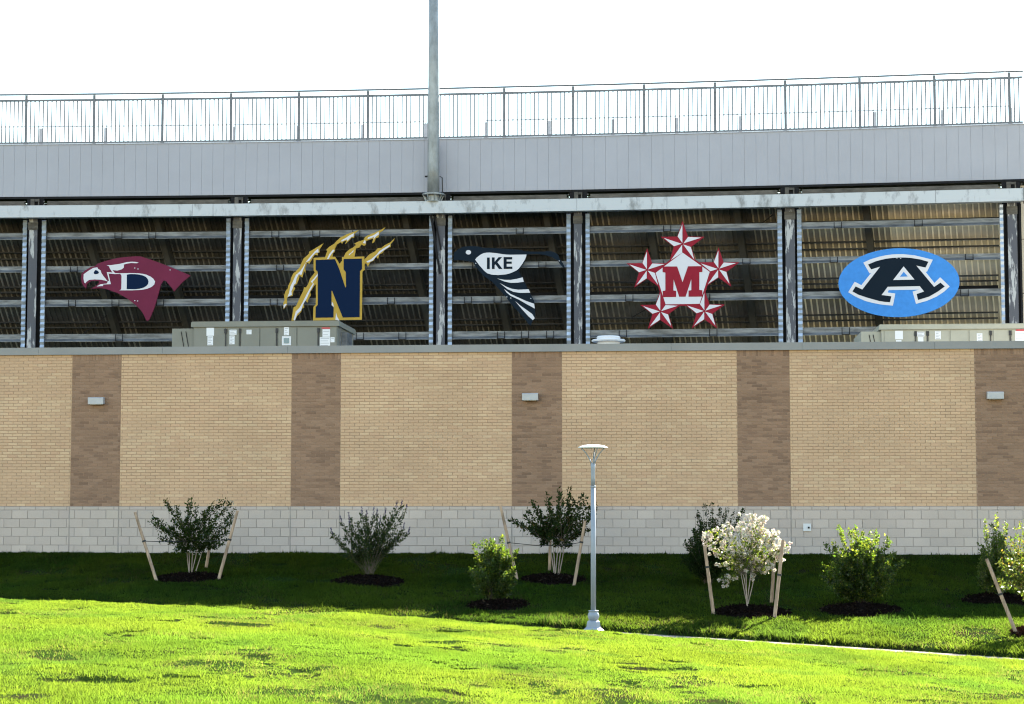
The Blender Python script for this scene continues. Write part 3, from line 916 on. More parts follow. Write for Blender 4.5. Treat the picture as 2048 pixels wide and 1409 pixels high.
def smooth_poly(pts, it=1, keep=()):
    for _ in range(it):
        out = []
        for i in range(len(pts)):
            p0, p1 = pts[i], pts[(i + 1) % len(pts)]
            out += [(p0[0] * .75 + p1[0] * .25, p0[1] * .75 + p1[1] * .25), (p0[0] * .25 + p1[0] * .75, p0[1] * .25 + p1[1] * .75)]
        pts = out
    return pts
BD = (0.0, 0.05)
def ly(k): return (0.05 + 0.006 * (k - 1) - 0.001, 0.05 + 0.006 * k)
# maroon bird head with a white letter D
fal = [(105, 470), (112, 400), (165, 345), (270, 285), (340, 270), (370, 235), (450, 205), (550, 175), (720, 135), (880, 118), (1000, 111), (1080, 112), (1250, 165), (1400, 220), (1560, 280), (1900, 425), (1820, 490), (1740, 560), (1630, 685), (1600, 640), (1560, 590), (1500, 520), (1480, 508), (1455, 510), (1410, 580), (1380, 700), (1340, 840), (1300, 970), (1230, 1140), (1205, 1165), (1185, 1168), (1170, 1150), (1130, 1065), (1090, 1000), (1040, 945), (990, 900), (860, 800), (700, 710), (560, 660), (490, 640), (420, 633), (265, 640), (345, 598), (400, 550), (395, 514), (330, 512), (270, 516), (215, 550), (195, 590), (190, 637), (150, 600), (118, 545)]
beak = [(150, 405), (240, 340), (310, 300), (375, 292), (385, 315), (430, 345), (440, 385), (470, 430), (530, 505), (545, 522), (500, 508), (440, 495), (330, 489), (240, 498), (200, 525), (175, 555), (160, 540), (147, 480)]
brow = [(525, 258), (600, 255), (740, 235), (800, 220), (860, 205), (940, 199), (1000, 203), (1050, 215), (1020, 225), (930, 220), (860, 230), (810, 245), (805, 300), (770, 325), (700, 345), (622, 337), (660, 384), (740, 390), (740, 400), (660, 402), (555, 392), (594, 566), (470, 572), (465, 598), (360, 604), (430, 568), (530, 556), (548, 517), (566, 512), (528, 370), (620, 376), (578, 310), (566, 275)]
eye = [(315, 375), (330, 350), (345, 335), (375, 345), (400, 370), (390, 395), (350, 405), (320, 398)]
dw = [(725, 390), (900, 385), (1050, 390), (1120, 398), (1180, 413), (1240, 440), (1290, 478), (1318, 525), (1305, 575), (1260, 612), (1190, 642), (1100, 660), (950, 668), (735, 668), (758, 655), (766, 640), (768, 540), (770, 440), (766, 420), (755, 405)]
dn = [(858, 410), (920, 402), (990, 403), (1060, 410), (1120, 424), (1170, 450), (1200, 485), (1212, 525), (1203, 565), (1175, 598), (1130, 624), (1060, 643), (980, 650), (855, 648)]
sign('bird_head_sign', 'maroon bird head sign with white beak and letter D', (150, 500), 8.192,
     [('board', 'maroon', [fal], *BD), ('beak', 'sign_white', [beak], *ly(1)), ('face_marking', 'sign_white', [brow], *ly(1)), ('letter', 'sign_white', [dw], *ly(1)), ('letter_fill', 'navy', [dn], *ly(2)), ('eye', 'navy', [eye], *ly(2)),
      ('bolt', 'sign_white', [ell(x, y, 9, 9, 8) for x, y in ((987, 303), (1040, 318), (1565, 335), (987, 836), (1034, 842))], *ly(2))], (900, 520))
# navy letter N with gold claw marks
Ng = [(488, 480), (775, 465), (835, 560), (868, 520), (868, 470), (1168, 462), (1172, 640), (1142, 665), (1135, 1310), (480, 1320), (485, 1140), (515, 1110), (520, 1000), (515, 690), (488, 650)]
Nn = [(517, 510), (775, 498), (830, 625), (915, 880), (925, 870), (920, 670), (892, 635), (892, 497), (1135, 490), (1138, 630), (1110, 660), (1105, 1275), (880, 1280), (737, 922), (728, 920), (728, 1115), (757, 1145), (755, 1280), (515, 1283), (517, 1140), (545, 1110), (545, 690), (540, 660), (517, 640)]
c1 = [(620, 285), (560, 320), (480, 370), (425, 400), (430, 420), (400, 450), (345, 495), (352, 505), (335, 525), (300, 610), (255, 655), (215, 690), (190, 740), (180, 790), (150, 850), (140, 900), (125, 905), (110, 930), (92, 990), (100, 1050), (82, 1080), (85, 1170), (130, 1110), (130, 1020), (150, 1000), (205, 990), (215, 930), (240, 890), (220, 860), (265, 825), (290, 760), (300, 715), (335, 745), (350, 690), (355, 650), (380, 680), (375, 610), (400, 545), (430, 560), (470, 490), (500, 440), (545, 445), (540, 415), (570, 405), (565, 370)]
w1 = [(550, 355), (500, 400), (440, 470), (390, 530), (350, 600), (310, 660), (250, 710), (215, 790), (180, 860), (160, 950), (140, 1005), (200, 975), (190, 930), (205, 900), (225, 840), (250, 820), (260, 760), (290, 700), (325, 710), (345, 650), (365, 600), (385, 540), (430, 520), (480, 450), (520, 410), (555, 410)]
w1b = [(87, 1110), (88, 1160), (128, 1105), (120, 1095)]
c2 = [(520, 660), (500, 680), (440, 760), (415, 830), (385, 880), (365, 870), (345, 930), (310, 1000), (250, 1130), (220, 1140), (190, 1320), (235, 1320), (265, 1260), (320, 1205), (330, 1160), (360, 1145), (355, 1090), (375, 1050), (405, 1080), (420, 1030), (450, 980), (440, 940), (490, 860), (525, 820), (525, 680)]
w2 = [(545, 690), (490, 760), (450, 800), (480, 825), (450, 870), (400, 960), (375, 1010), (340, 1080), (300, 1150), (250, 1200), (220, 1310), (238, 1322), (270, 1230), (320, 1190), (350, 1100), (395, 1030), (440, 930), (492, 832), (472, 808), (543, 722)]
c3 = [(1100, 102), (1030, 130), (930, 165), (850, 205), (790, 260), (765, 290), (700, 330), (655, 375), (672, 387), (640, 472), (740, 472), (745, 420), (770, 400), (775, 350), (800, 300), (850, 270), (870, 290), (890, 260), (930, 250), (910, 295), (960, 250), (1000, 205), (1030, 212), (1035, 155)]
w3 = [(1030, 150), (970, 180), (920, 215), (870, 240), (850, 262), (880, 258), (930, 232), (940, 255), (1000, 195), (1022, 200)]
w3b = [(750, 368), (700, 430), (668, 497), (690, 495), (720, 440), (770, 380)]
c4 = [(1450, 65), (1400, 100), (1300, 145), (1200, 185), (1170, 210), (1165, 235), (1080, 265), (1030, 290), (1060, 305), (1010, 345), (970, 365), (920, 410), (890, 470), (1035, 470), (1050, 380), (1060, 350), (1100, 340), (1130, 300), (1165, 320), (1190, 300), (1190, 255), (1240, 235), (1288, 220), (1270, 285), (1300, 270), (1320, 215), (1355, 205), (1375, 140), (1420, 110)]
w4 = [(1360, 130), (1290, 180), (1220, 205), (1210, 230), (1270, 212), (1300, 195), (1290, 235), (1330, 190), (1362, 170)]
w4b = [(1175, 240), (1150, 280), (1185, 290), (1185, 255)]
w4c = [(1025, 370), (1020, 400), (960, 450), (965, 430), (1000, 405)]
c5 = [(1575, 215), (1520, 270), (1440, 310), (1400, 345), (1350, 350), (1310, 395), (1240, 430), (1190, 480), (1160, 510), (1160, 590), (1190, 545), (1215, 598), (1245, 540), (1295, 515), (1320, 460), (1350, 492), (1370, 430), (1410, 415), (1440, 375), (1500, 340), (1520, 335), (1525, 290), (1560, 250)]
w5 = [(1515, 300), (1440, 345), (1370, 390), (1340, 430), (1260, 500), (1195, 530), (1215, 545), (1280, 520), (1340, 450), (1400, 400), (1510, 325)]
wb = [(735, 1070), (731, 1110), (762, 1143), (750, 1090)]
wb2 = [(790, 1215), (782, 1310), (835, 1322), (805, 1270)]
sign('letter_n_sign', 'navy letter N sign with gold and white claw marks', (555, 445), 6.708,
     [('board', 'gold', [Ng], 0.002, 0.052), ('letter', 'navy', [Nn], 0.051, 0.062)] +
     [('claw_mark', 'gold', [c], 0.0, 0.046) for c in (c1, c2, c3, c4, c5)] +
     [('claw_streak', 'sign_white', [c], 0.045, 0.058) for c in (w1, w1b, w2, w3, w3b, w4, w4b, w4c, w5, wb, wb2)], (820, 800))
# dark bird carrying the letters IKE
body = [(62, 250), (66, 200), (130, 150), (180, 125), (220, 110), (330, 100), (440, 105), (510, 125), (700, 135), (900, 145), (1100, 160), (1180, 185), (1350, 190), (1480, 188), (1540, 180), (1600, 185), (1650, 205), (1690, 230), (1720, 300), (1770, 370), (1800, 440), (1760, 425), (1720, 380), (1690, 330), (1600, 275), (1480, 240), (1350, 225), (1204, 232), (1185, 300), (1140, 390), (1075, 490), (1120, 570), (1190, 710), (1250, 830), (1320, 960), (1334, 1080), (1334, 1225), (1300, 1265), (1265, 1345), (1230, 1320), (1130, 1190), (960, 1010), (880, 900), (740, 740), (650, 650), (530, 570), (450, 480), (380, 390), (370, 350), (330, 345), (160, 320), (60, 325)]
shield = [(398, 315), (420, 285), (450, 260), (490, 232), (530, 214), (570, 206), (620, 204), (720, 212), (830, 230), (890, 236), (950, 238), (1200, 235), (1195, 265), (1180, 305), (1140, 375), (1080, 455), (1045, 482), (1000, 505), (940, 530), (880, 545), (760, 556), (660, 550), (590, 530), (560, 508), (530, 480), (460, 400)]
s1 = [(745, 610), (850, 630), (950, 632), (1050, 615), (1140, 592), (1158, 662), (1060, 675), (950, 678), (850, 655)]
s2 = [(785, 682), (880, 735), (970, 770), (1070, 785), (1235, 778), (1258, 832), (1100, 835), (1000, 820), (900, 775)]
s3 = [(850, 775), (950, 850), (1080, 910), (1190, 960), (1320, 1005), (1330, 1080), (1200, 1010), (1080, 940), (950, 880), (890, 830)]
s4 = [(1022, 960), (1100, 1030), (1200, 1100), (1290, 1165), (1330, 1230), (1300, 1262), (1230, 1200), (1130, 1090)]
LI = [(583, 282), (626, 282), (626, 462), (583, 462)]
LK = [(660, 280), (702, 280), (702, 350), (765, 276), (820, 276), (745, 355), (825, 461), (770, 461), (716, 388), (702, 405), (702, 462), (660, 462)]
LE = [(843, 275), (978, 275), (978, 312), (890, 312), (890, 345), (970, 345), (970, 380), (890, 380), (890, 424), (980, 424), (980, 460), (843, 460)]
sign('flying_bird_sign', 'dark flying bird sign with the letters IKE on a white shield', (900, 480), 7.829,
     [('board', 'ink_navy', [body], *BD), ('shield', 'sign_white', [shield], *ly(1)), ('eye', 'sign_white', [ell(292, 200, 42, 35, 20)], *ly(1))] +
     [('wing_stripe', 'sign_white', [q], *ly(1)) for q in (s1, s2, s3, s4)] + [('letter', 'ink_navy', [q], *ly(2)) for q in (LI, LK, LE)] +
     [('bolt', 'sign_white', [ell(x, y, 8, 8, 8) for x, y in ((893, 898), (955, 915), (1268, 922), (1713, 335), (407, 372))], *ly(1))], (760, 640))
# red stars round a letter M
stars = [((722, 305), 290), ((278, 632), 272), ((1172, 620), 272), ((445, 1152), 268), ((997, 1146), 268)]
reds, whites = [], []
for (cx_, cy_), R_ in stars:
    tip = lambda k, r_: (cx_ + r_ * math.sin(2 * math.pi * k / 10), cy_ - r_ * math.cos(2 * math.pi * k / 10))
    reds.append([tip(k, R_ if k % 2 == 0 else R_ * 0.395) for k in range(10)])
    for k in range(0, 10, 2):
        A_, B_, C_ = (cx_, cy_), tip(k, R_ * 0.90), tip(k - 1, R_ * 0.385)
        g_ = ((A_[0] + B_[0] + C_[0]) / 3, (A_[1] + B_[1] + C_[1]) / 3)
        whites.append([(g_[0] + (q[0] - g_[0]) * 0.90, g_[1] + (q[1] - g_[1]) * 0.90) for q in (A_, B_, C_)])
pent_r = [(722, 392), (1090, 648), (952, 1078), (493, 1082), (360, 660)]
pent_w = [(722, 415), (1062, 655), (935, 1055), (510, 1062), (385, 668)]
Mm = [(472, 588), (655, 588), (722, 785), (790, 586), (970, 584), (970, 658), (932, 660), (932, 882), (970, 885), (970, 965), (797, 967), (797, 890), (832, 885), (832, 745), (760, 967), (680, 967), (610, 750), (607, 888), (642, 893), (642, 970), (478, 972), (472, 895), (507, 890), (507, 665), (472, 660)]
lay = [('star', 'red', [reds[i]], 0.001 * (i % 2), 0.047 + 0.001 * i) for i in range(5)]
lay += [('board', 'red', [pent_r], 0.003, 0.053), ('panel', 'sign_white', [pent_w], 0.0525, 0.058), ('letter', 'red', [Mm], 0.0575, 0.064)]
for i in range(5): lay.append(('star_facets', 'sign_white', whites[5 * i:5 * i + 5], 0.0505 if True else 0, 0.060))
sign('star_sign', 'red and white sign of five stars around a letter M', (1250, 440), 6.263, lay, (722, 720))
# blue oval with a letter A
Aw = [(445, 285), (560, 232), (700, 190), (800, 170), (900, 156), (1000, 151), (1080, 152), (1250, 170), (1400, 205), (1540, 240), (1450, 425), (1428, 432), (1565, 605), (1655, 515), (1805, 660), (1720, 740), (1600, 820), (1450, 885), (1275, 935), (1222, 740), (1320, 710), (845, 718), (830, 755), (950, 770), (912, 962), (800, 953), (700, 940), (590, 918), (480, 890), (320, 820), (208, 750), (310, 585), (415, 640), (568, 448), (545, 455)]
Ab = [(520, 315), (640, 265), (720, 243), (800, 225), (900, 212), (1000, 205), (1100, 205), (1200, 212), (1340, 235), (1470, 272), (1425, 362), (1280, 332), (1560, 668), (1660, 600), (1728, 660), (1620, 740), (1480, 820), (1308, 873), (1285, 780), (1402, 740), (1335, 655), (830, 665), (733, 795), (887, 815), (865, 908), (780, 902), (700, 890), (520, 840), (370, 790), (275, 738), (325, 660), (430, 708), (712, 348), (570, 392)]
sign('oval_sign', 'blue oval sign with a dark letter A edged in white', (1670, 490), 7.877,
     [('board', 'blue', [ell(1007, 600, 953, 542, 72, -0.02)], *BD), ('letter_border', 'sign_white', [Aw], *ly(1)), ('letter', 'ink_navy', [Ab], *ly(2)),
      ('letter_counter', 'sign_white', [[(1080, 345), (1250, 552), (915, 560)]], *ly(3)), ('counter_fill', 'blue', [[(1082, 430), (1145, 503), (1022, 508)]], *ly(4)),
      ('bolt', 'sign_white', [ell(x, y, 7, 7, 8) for x, y in ((975, 214), (1035, 220))], *ly(3))], (1007, 600))

# ================================================================== ROOFTOP EQUIPMENT
ROOF_Z = C_TOP - 0.60
def wr(px, py, depth):
    """point on a plane parallel to the wall, depth metres behind it: returns (u, z)"""
    q = wall_hit(px, py, -depth)
    return ((q - W0).dot(WD), q.z)
def roof_unit(name, label, x_low, x0, x1, y_lid, y_lid0, y_low, depth, body, doors, notes, dep=2.6, window=None, red=None, whole=True):
    (ul, zl), (ua, zt_), (ub, _), (_, zl0) = wr(x_low, y_low, depth), wr(x0, y_lid, depth), wr(x1, y_lid, depth), wr(x0, y_lid0, depth)
    base = wall_pt((ua + ub) / 2, ROOF_Z, -depth)
    root = thing(name, label, 'rooftop unit', base, 'rooftop air handling units')
    O = wall_pt(0, 0, -depth); Bk = -WN; Zv = Vector((0, 0, 1))
    mb = MB(); mb.frame(O, WD, Bk, Zv, ua + 0.06, ub - 0.06, 0.0, dep, ROOF_Z + 0.003, zl0 - 0.002); mb.build('cabinet', body, root)
    mb = MB(); mb.frame(O, WD, Bk, Zv, ua, ub, -0.05, dep + 0.05, zl0, zt_ - 0.02)
    mb.frame(O, WD, Bk, Zv, ua + 0.02, ub - 0.02, -0.03, dep + 0.03, zt_ - 0.0195, zt_); mb.build('lid', body, root)
    mb = MB(); mb.frame(O, WD, Bk, Zv, ul, ua + 0.055, 0.12, dep - 0.2, ROOF_Z + 0.003, zl); lowo = mb.build('intake_box', body, root)
    mb = MB()
    for k in (0.45, 0.68):
        u_ = ul + (ua - ul) * k
        mb.bar(wall_pt(u_, zl - 0.08, -depth - 0.108), wall_pt(u_ + 0.10, zl - 0.62, -depth - 0.108), 0.016, 0.016)
    mb.build('brace', 'steel_dark', lowo)
    for (da, dc, hx) in doors:
        (u0, _), (u1, _) = wr(da, 670, depth), wr(dc, 670, depth)
        mb = MB(); mb.frame(O, WD, Bk, Zv, u0 + 0.012, u1 - 0.012, -0.022, -0.001, ROOF_Z + 0.15, zl0 - 0.03); dob = mb.build('door', body, root)
        if hx is not None:
            (uh, _) = wr(hx, 670, depth)
            mb = MB(); zc = zl0 - 0.11
            mb.frame(O, WD, Bk, Zv, uh - 0.03, uh + 0.03, -0.055, -0.023, zc - 0.06, zc + 0.06)
            mb.frame(O, WD, Bk, Zv, uh - 0.012, uh + 0.012, -0.035, -0.0235, ROOF_Z + 0.2, zc - 0.061)
            mb.build('handle', 'black', dob)
    for (nx0, ny0, nx1, ny1, lines) in notes:
        (u0, z1), (u1, z0) = wr(nx0, ny0, depth - 0.03), wr(nx1, ny1, depth - 0.03)
        mb = MB(); mb.frame(O, WD, Bk, Zv, u0, u1, -0.028, -0.0225, max(z0, ROOF_Z + 0.1), z1); nob = mb.build('notice', 'paper', root)
        if lines:
            mb = MB()
            for k in range(lines):
                zz = z1 - (z1 - z0) * (k + 0.6) / (lines + 0.2)
                mb.frame(O, WD, Bk, Zv, u0 + 0.02, u1 - 0.02 - 0.04 * (k % 2), -0.0295, -0.0283, zz - 0.006, zz + 0.006)
            mb.build('print_lines', 'ink', nob)
    if red:
        (u0, z1), (u1, z0) = wr(red[0], red[1], depth - 0.03), wr(red[2], red[3], depth - 0.03)
        mb = MB(); mb.frame(O, WD, Bk, Zv, u0, u1, -0.032, -0.0225, z0, z1); mb.build('warning_label', 'redlabel', root)
    if window:
        (u0, z1), (u1, z0) = wr(window[0], window[1], depth - 0.03), wr(window[2], window[3], depth - 0.03)
        mb = MB(); mb.frame(O, WD, Bk, Zv, u0, u1, -0.034, -0.0225, z0, z1); fo = mb.build('viewport_frame', 'white', root)
        s_ = (u1 - u0) * 0.2
        mb = MB(); mb.frame(O, WD, Bk, Zv, u0 + s_, u1 - s_, -0.040, -0.0342, z0 + s_, z1 - s_); mb.build('viewport_glass', 'glassblue', fo)
    return root, O, ub, zl0
r1, O1, ub1, zl1 = roof_unit('rooftop_unit', 'grey rooftop unit with papers and a small window, below the letter N sign', 342, 383, 679, 644, 655, 657, 2.6, 'hvac',
    [(388, 452, 451.5), (455, 479, 480.5), (482, 520, None), (520.5, 553, 554), (556, 594, None), (595, 636, 637.5), (640, 674, None)],
    [(413, 656, 428, 672, 0), (415, 673, 426, 691, 5), (459, 660, 473, 670, 3), (459, 671.5, 469, 689, 6), (493, 660, 503, 669, 2), (568, 655, 578, 671, 4), (645, 659, 660, 674, 2), (639.5, 675, 660, 694, 4), (661, 675, 669, 685, 2)],
    window=(564, 673, 582, 691), red=(643.5, 655, 660, 658.3))
mb = MB(); O_ = O1; mb.frame(O_, WD, -WN, Vector((0, 0, 1)), ub1 - 0.055, ub1 + 0.09, 0.7, 1.5, ROOF_Z + 0.35, zl1 - 0.10); mb.build('control_box', 'galv_mid', r1)
mb = MB(); mb.frame(O_, WD, -WN, Vector((0, 0, 1)), ub1 - 0.03, ub1 + 0.0, 0.25, 0.29, ROOF_Z + 0.01, zl1 - 0.02); mb.build('conduit', 'galv_mid', r1)
r2, O2, ub2, zl2 = roof_unit('rooftop_unit', 'pale grey-green rooftop unit with papers, below the blue oval sign', 1723, 1758, 2100, 649.5, 660, 663, 2.6, 'hvac_light',
    [(1768, 1829, 1831), (1833, 1853, 1855), (1857, 1898, None), (1900, 1936, None), (1938, 1978, 1981), (1986, 2018, 2020), (2023, 2060, None)],
    [(1790, 662, 1806, 679, 0), (1792, 680.5, 1803, 685, 0), (1834, 664, 1849, 673.5, 3), (1836, 674.5, 1847, 684.5, 0), (1870, 662.5, 1882, 679, 5), (1953.5, 667, 1965, 683, 5), (2030, 663, 2050, 682, 2)], red=(2032, 659, 2056, 662.5))
# round exhaust vent
(uv_, zv_) = wr(1217, 690, 3.2)
vp = wall_pt(uv_, ROOF_Z, -3.2)
vent = thing('roof_vent', 'round white exhaust vent on the roof below the star sign', 'vent', vp)
(_, z1_), (_, z2_), (_, z3_) = wr(1217, 673, 3.2), wr(1217, 680, 3.2), wr(1217, 690, 3.2)
mb = MB(); mb.lathe(vp, [(0.30, 0.0), (0.30, z2_ - ROOF_Z - 0.06), (0.44, z2_ - ROOF_Z - 0.055), (0.455, z2_ - ROOF_Z - 0.02), (0.43, z2_ - ROOF_Z)], 28); mb.build('drum', 'white', vent, smooth=False, origin=vp)
mb = MB(); mb.lathe(vp, [(0.31, z2_ - ROOF_Z + 0.002), (0.315, z1_ - ROOF_Z - 0.03), (0.29, z1_ - ROOF_Z), (0.10, z1_ - ROOF_Z + 0.012)], 28); mb.build('cap', 'white', vent, origin=vp)

# ================================================================== THINGS ON THE WALL
for pxc, pyc, lab in ((195, 803, 'small grey box wall light on the leftmost brown brick band'), (1061, 795, 'small grey box wall light on the brown brick band behind the lamp post'), (1989, 792, 'small grey box wall light on the brown brick band at the right edge')):
    c = wall_hit(pxc, pyc)
    u_ = (c - W0).dot(WD)
    root = thing('wall_light', lab, 'wall light', wall_pt(u_, c.z), 'wall lights on the brown bands')
    O = wall_pt(u_, c.z); Zv = Vector((0, 0, 1))
    mb = MB(); mb.frame(O, WD, WN, Zv, -0.10, 0.10, 0.012, 0.03, -0.075, 0.08); mb.build('back_plate', 'steel_dark', root)
    mb = MB()
    pr = [(0.03, -0.075), (0.165, -0.088), (0.175, -0.08), (0.185, 0.075), (0.175, 0.088), (0.03, 0.10)]
    i0 = len(mb.v)
    for s_ in (-0.198, 0.198):
        for (dn_, zz) in pr: mb.v.append(tuple(O + WD * s_ + WN * dn_ + Zv * zz))
    k = len(pr)
    mb.f.append(tuple(range(k))); mb.mi.append(0); mb.f.append(tuple(k + k - 1 - j for j in range(k))); mb.mi.append(0)
    for j in range(k): mb.f.append((j, k + j, k + (j + 1) % k, (j + 1) % k)); mb.mi.append(0)
    mb.build('housing', 'fixture', root)
    mb = MB(); mb.frame(O, WD, WN, Zv, -0.15, 0.15, 0.05, 0.15, -0.094, -0.086); mb.build('lens', 'white', root)
c = wall_hit(1614, 1055); u_ = (c - W0).dot(WD); O = wall_pt(u_, c.z, 0.045)
root = thing('outlet_box', 'small white square outlet box on the pale block base', 'outlet box', O)
mb = MB(); mb.frame(O, WD, WN, Vector((0, 0, 1)), -0.095, 0.095, 0.0015, 0.03, -0.09, 0.09); mb.build('cover', 'white', root)
mb = MB(); mb.frame(O, WD, WN, Vector((0, 0, 1)), 0.015, 0.06, 0.0305, 0.05, -0.03, 0.015); mb.build('latch', 'steel_dark', root)

# ================================================================== LAMP POST
g = ground_hit(1187, 1266)
LX, LY = at_y(1187, 1266, 38.3).x, 38.3
LZ = gz(LX, LY) - 0.01
sc = LY / F
lroot = thing('lamp_post', 'grey-blue lamp post with a flat disc top beside the path', 'lamp post', (LX, LY, LZ))
P0 = Vector((LX, LY, LZ))
ybot = CY + F * math.tan(PITCH - math.atan2(LZ - EZ, LY))
def hz(py):  # height above the foot for a picture row
    return at_y(1187, py, LY).z - LZ
k_ = sc / 12.81
base_prof = [(285 * k_, 0.0), (290 * k_, hz(1261)), (262 * k_, hz(1259.5)), (225 * k_, hz(1257)), (190 * k_, hz(1254)), (178 * k_, hz(1247)), (165 * k_, hz(1243.5)), (118 * k_, hz(1241))]
mb = MB(); mb.lathe(P0, base_prof, 8, rot=math.pi / 8); mb.build('base', 'lampgrey', lroot, origin=P0)
mb = MB(); mb.lathe(P0, [(116 * k_, hz(1240.9)), (130 * k_, hz(1237.5)), (146 * k_, hz(1234)), (143 * k_, hz(1230)), (128 * k_, hz(1226.5)), (108 * k_, hz(1224.5)), (126 * k_, hz(1223)), (134 * k_, hz(1221.6)), (66 * k_, hz(1220.9))], 24)
mb.build('bulb_moulding', 'lampgrey', lroot, smooth=True, origin=P0)
mb = MB(); mb.lathe(P0, [(5.2 * sc, hz(1220.8)), (5.0 * sc, hz(1100)), (4.4 * sc, hz(975))], 24); mb.build('shaft', 'lampgrey', lroot, smooth=True, origin=P0)
mb = MB(); mb.lathe(P0, [(4.6 * sc, hz(974.9)), (5.6 * sc, hz(974.5)), (5.6 * sc, hz(972.5)), (4.5 * sc, hz(972))], 24); mb.build('collar', 'lampgrey', lroot, origin=P0)
mb = MB(); mb.lathe(P0, [(4.3 * sc, hz(971.9)), (4.0 * sc, hz(955)), (4.3 * sc, hz(938)), (4.9 * sc, hz(927)), (3.0 * sc, hz(925.8))], 24); mb.build('neck', 'lampgrey', lroot, smooth=True, origin=P0)
RD = 30 * sc
for a in (math.radians(200), math.radians(290), math.radians(335), math.radians(80)):
    d = Vector((math.cos(a), math.sin(a), 0))
    pts = [P0 + d * (3.5 * sc) + Vector((0, 0, hz(929))), P0 + d * (6 * sc) + Vector((0, 0, hz(921))), P0 + d * (14 * sc) + Vector((0, 0, hz(908))), P0 + d * (24 * sc) + Vector((0, 0, hz(897.2)))]
    mb = MB(); mb.tube(pts, [0.014, 0.012, 0.011, 0.011], 6); mb.build('arm', 'lampgrey', lroot, smooth=True)
mb = MB(); mb.lathe(P0, [(0.9 * RD, hz(896.9)), (RD, hz(896.2)), (RD, hz(895.2)), (0.80 * RD, hz(892.6)), (0.55 * RD, hz(890.8)), (0.25 * RD, hz(889.6)), (0.02, hz(889.2))], 32); mb.build('disc_head', 'lampcap', lroot, smooth=True, origin=P0)

# ================================================================== PLANTS
def leaves_mesh(name, P, Dn, length, width, tones, material, parent, fold=0.25, ls=0.25):
    """P: (n,3) leaf bases, Dn: (n,3) directions"""
    n = len(P)
    Dn = Dn / np.maximum(np.linalg.norm(Dn, axis=1, keepdims=True), 1e-6)
    r_ = RNG.normal(size=(n, 3)); side = np.cross(Dn, r_); side /= np.maximum(np.linalg.norm(side, axis=1, keepdims=True), 1e-6)
    nor = np.cross(side, Dn)
    L_ = (length * (1 + ls * RNG.normal(size=n))).clip(length * 0.4, length * 1.7)[:, None]
    W_ = L_ * (width / length) * 0.5
    a = P; c = P + Dn * L_ - nor * L_ * 0.12
    mid = P + Dn * L_ * 0.5
    b_ = mid + side * W_ + nor * W_ * fold; d_ = mid - side * W_ + nor * W_ * fold
    V = np.stack([a, b_, c, d_], 1).reshape(-1, 3)
    base = (np.arange(n) * 4)[:, None]
    Fq = (base + np.array([[0, 1, 2, 0, 2, 3]])).reshape(-1)
    V = V - np.array(world_loc(parent))
    ob = raw_mesh(name, V, Fq, 3, material, np.repeat(tones, 4, axis=0))
    ob.parent = parent
    return ob
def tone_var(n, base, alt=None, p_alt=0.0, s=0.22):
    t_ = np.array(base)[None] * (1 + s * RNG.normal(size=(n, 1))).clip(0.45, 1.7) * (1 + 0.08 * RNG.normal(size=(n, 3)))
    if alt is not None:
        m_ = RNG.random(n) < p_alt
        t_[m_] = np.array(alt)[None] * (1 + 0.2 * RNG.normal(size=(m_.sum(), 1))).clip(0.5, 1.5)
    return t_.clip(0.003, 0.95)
def bez(p0, p1, p2, n):
    return [p0 * (1 - s) ** 2 + p1 * 2 * s * (1 - s) + p2 * s * s for s in [i / (n - 1) for i in range(n)]]
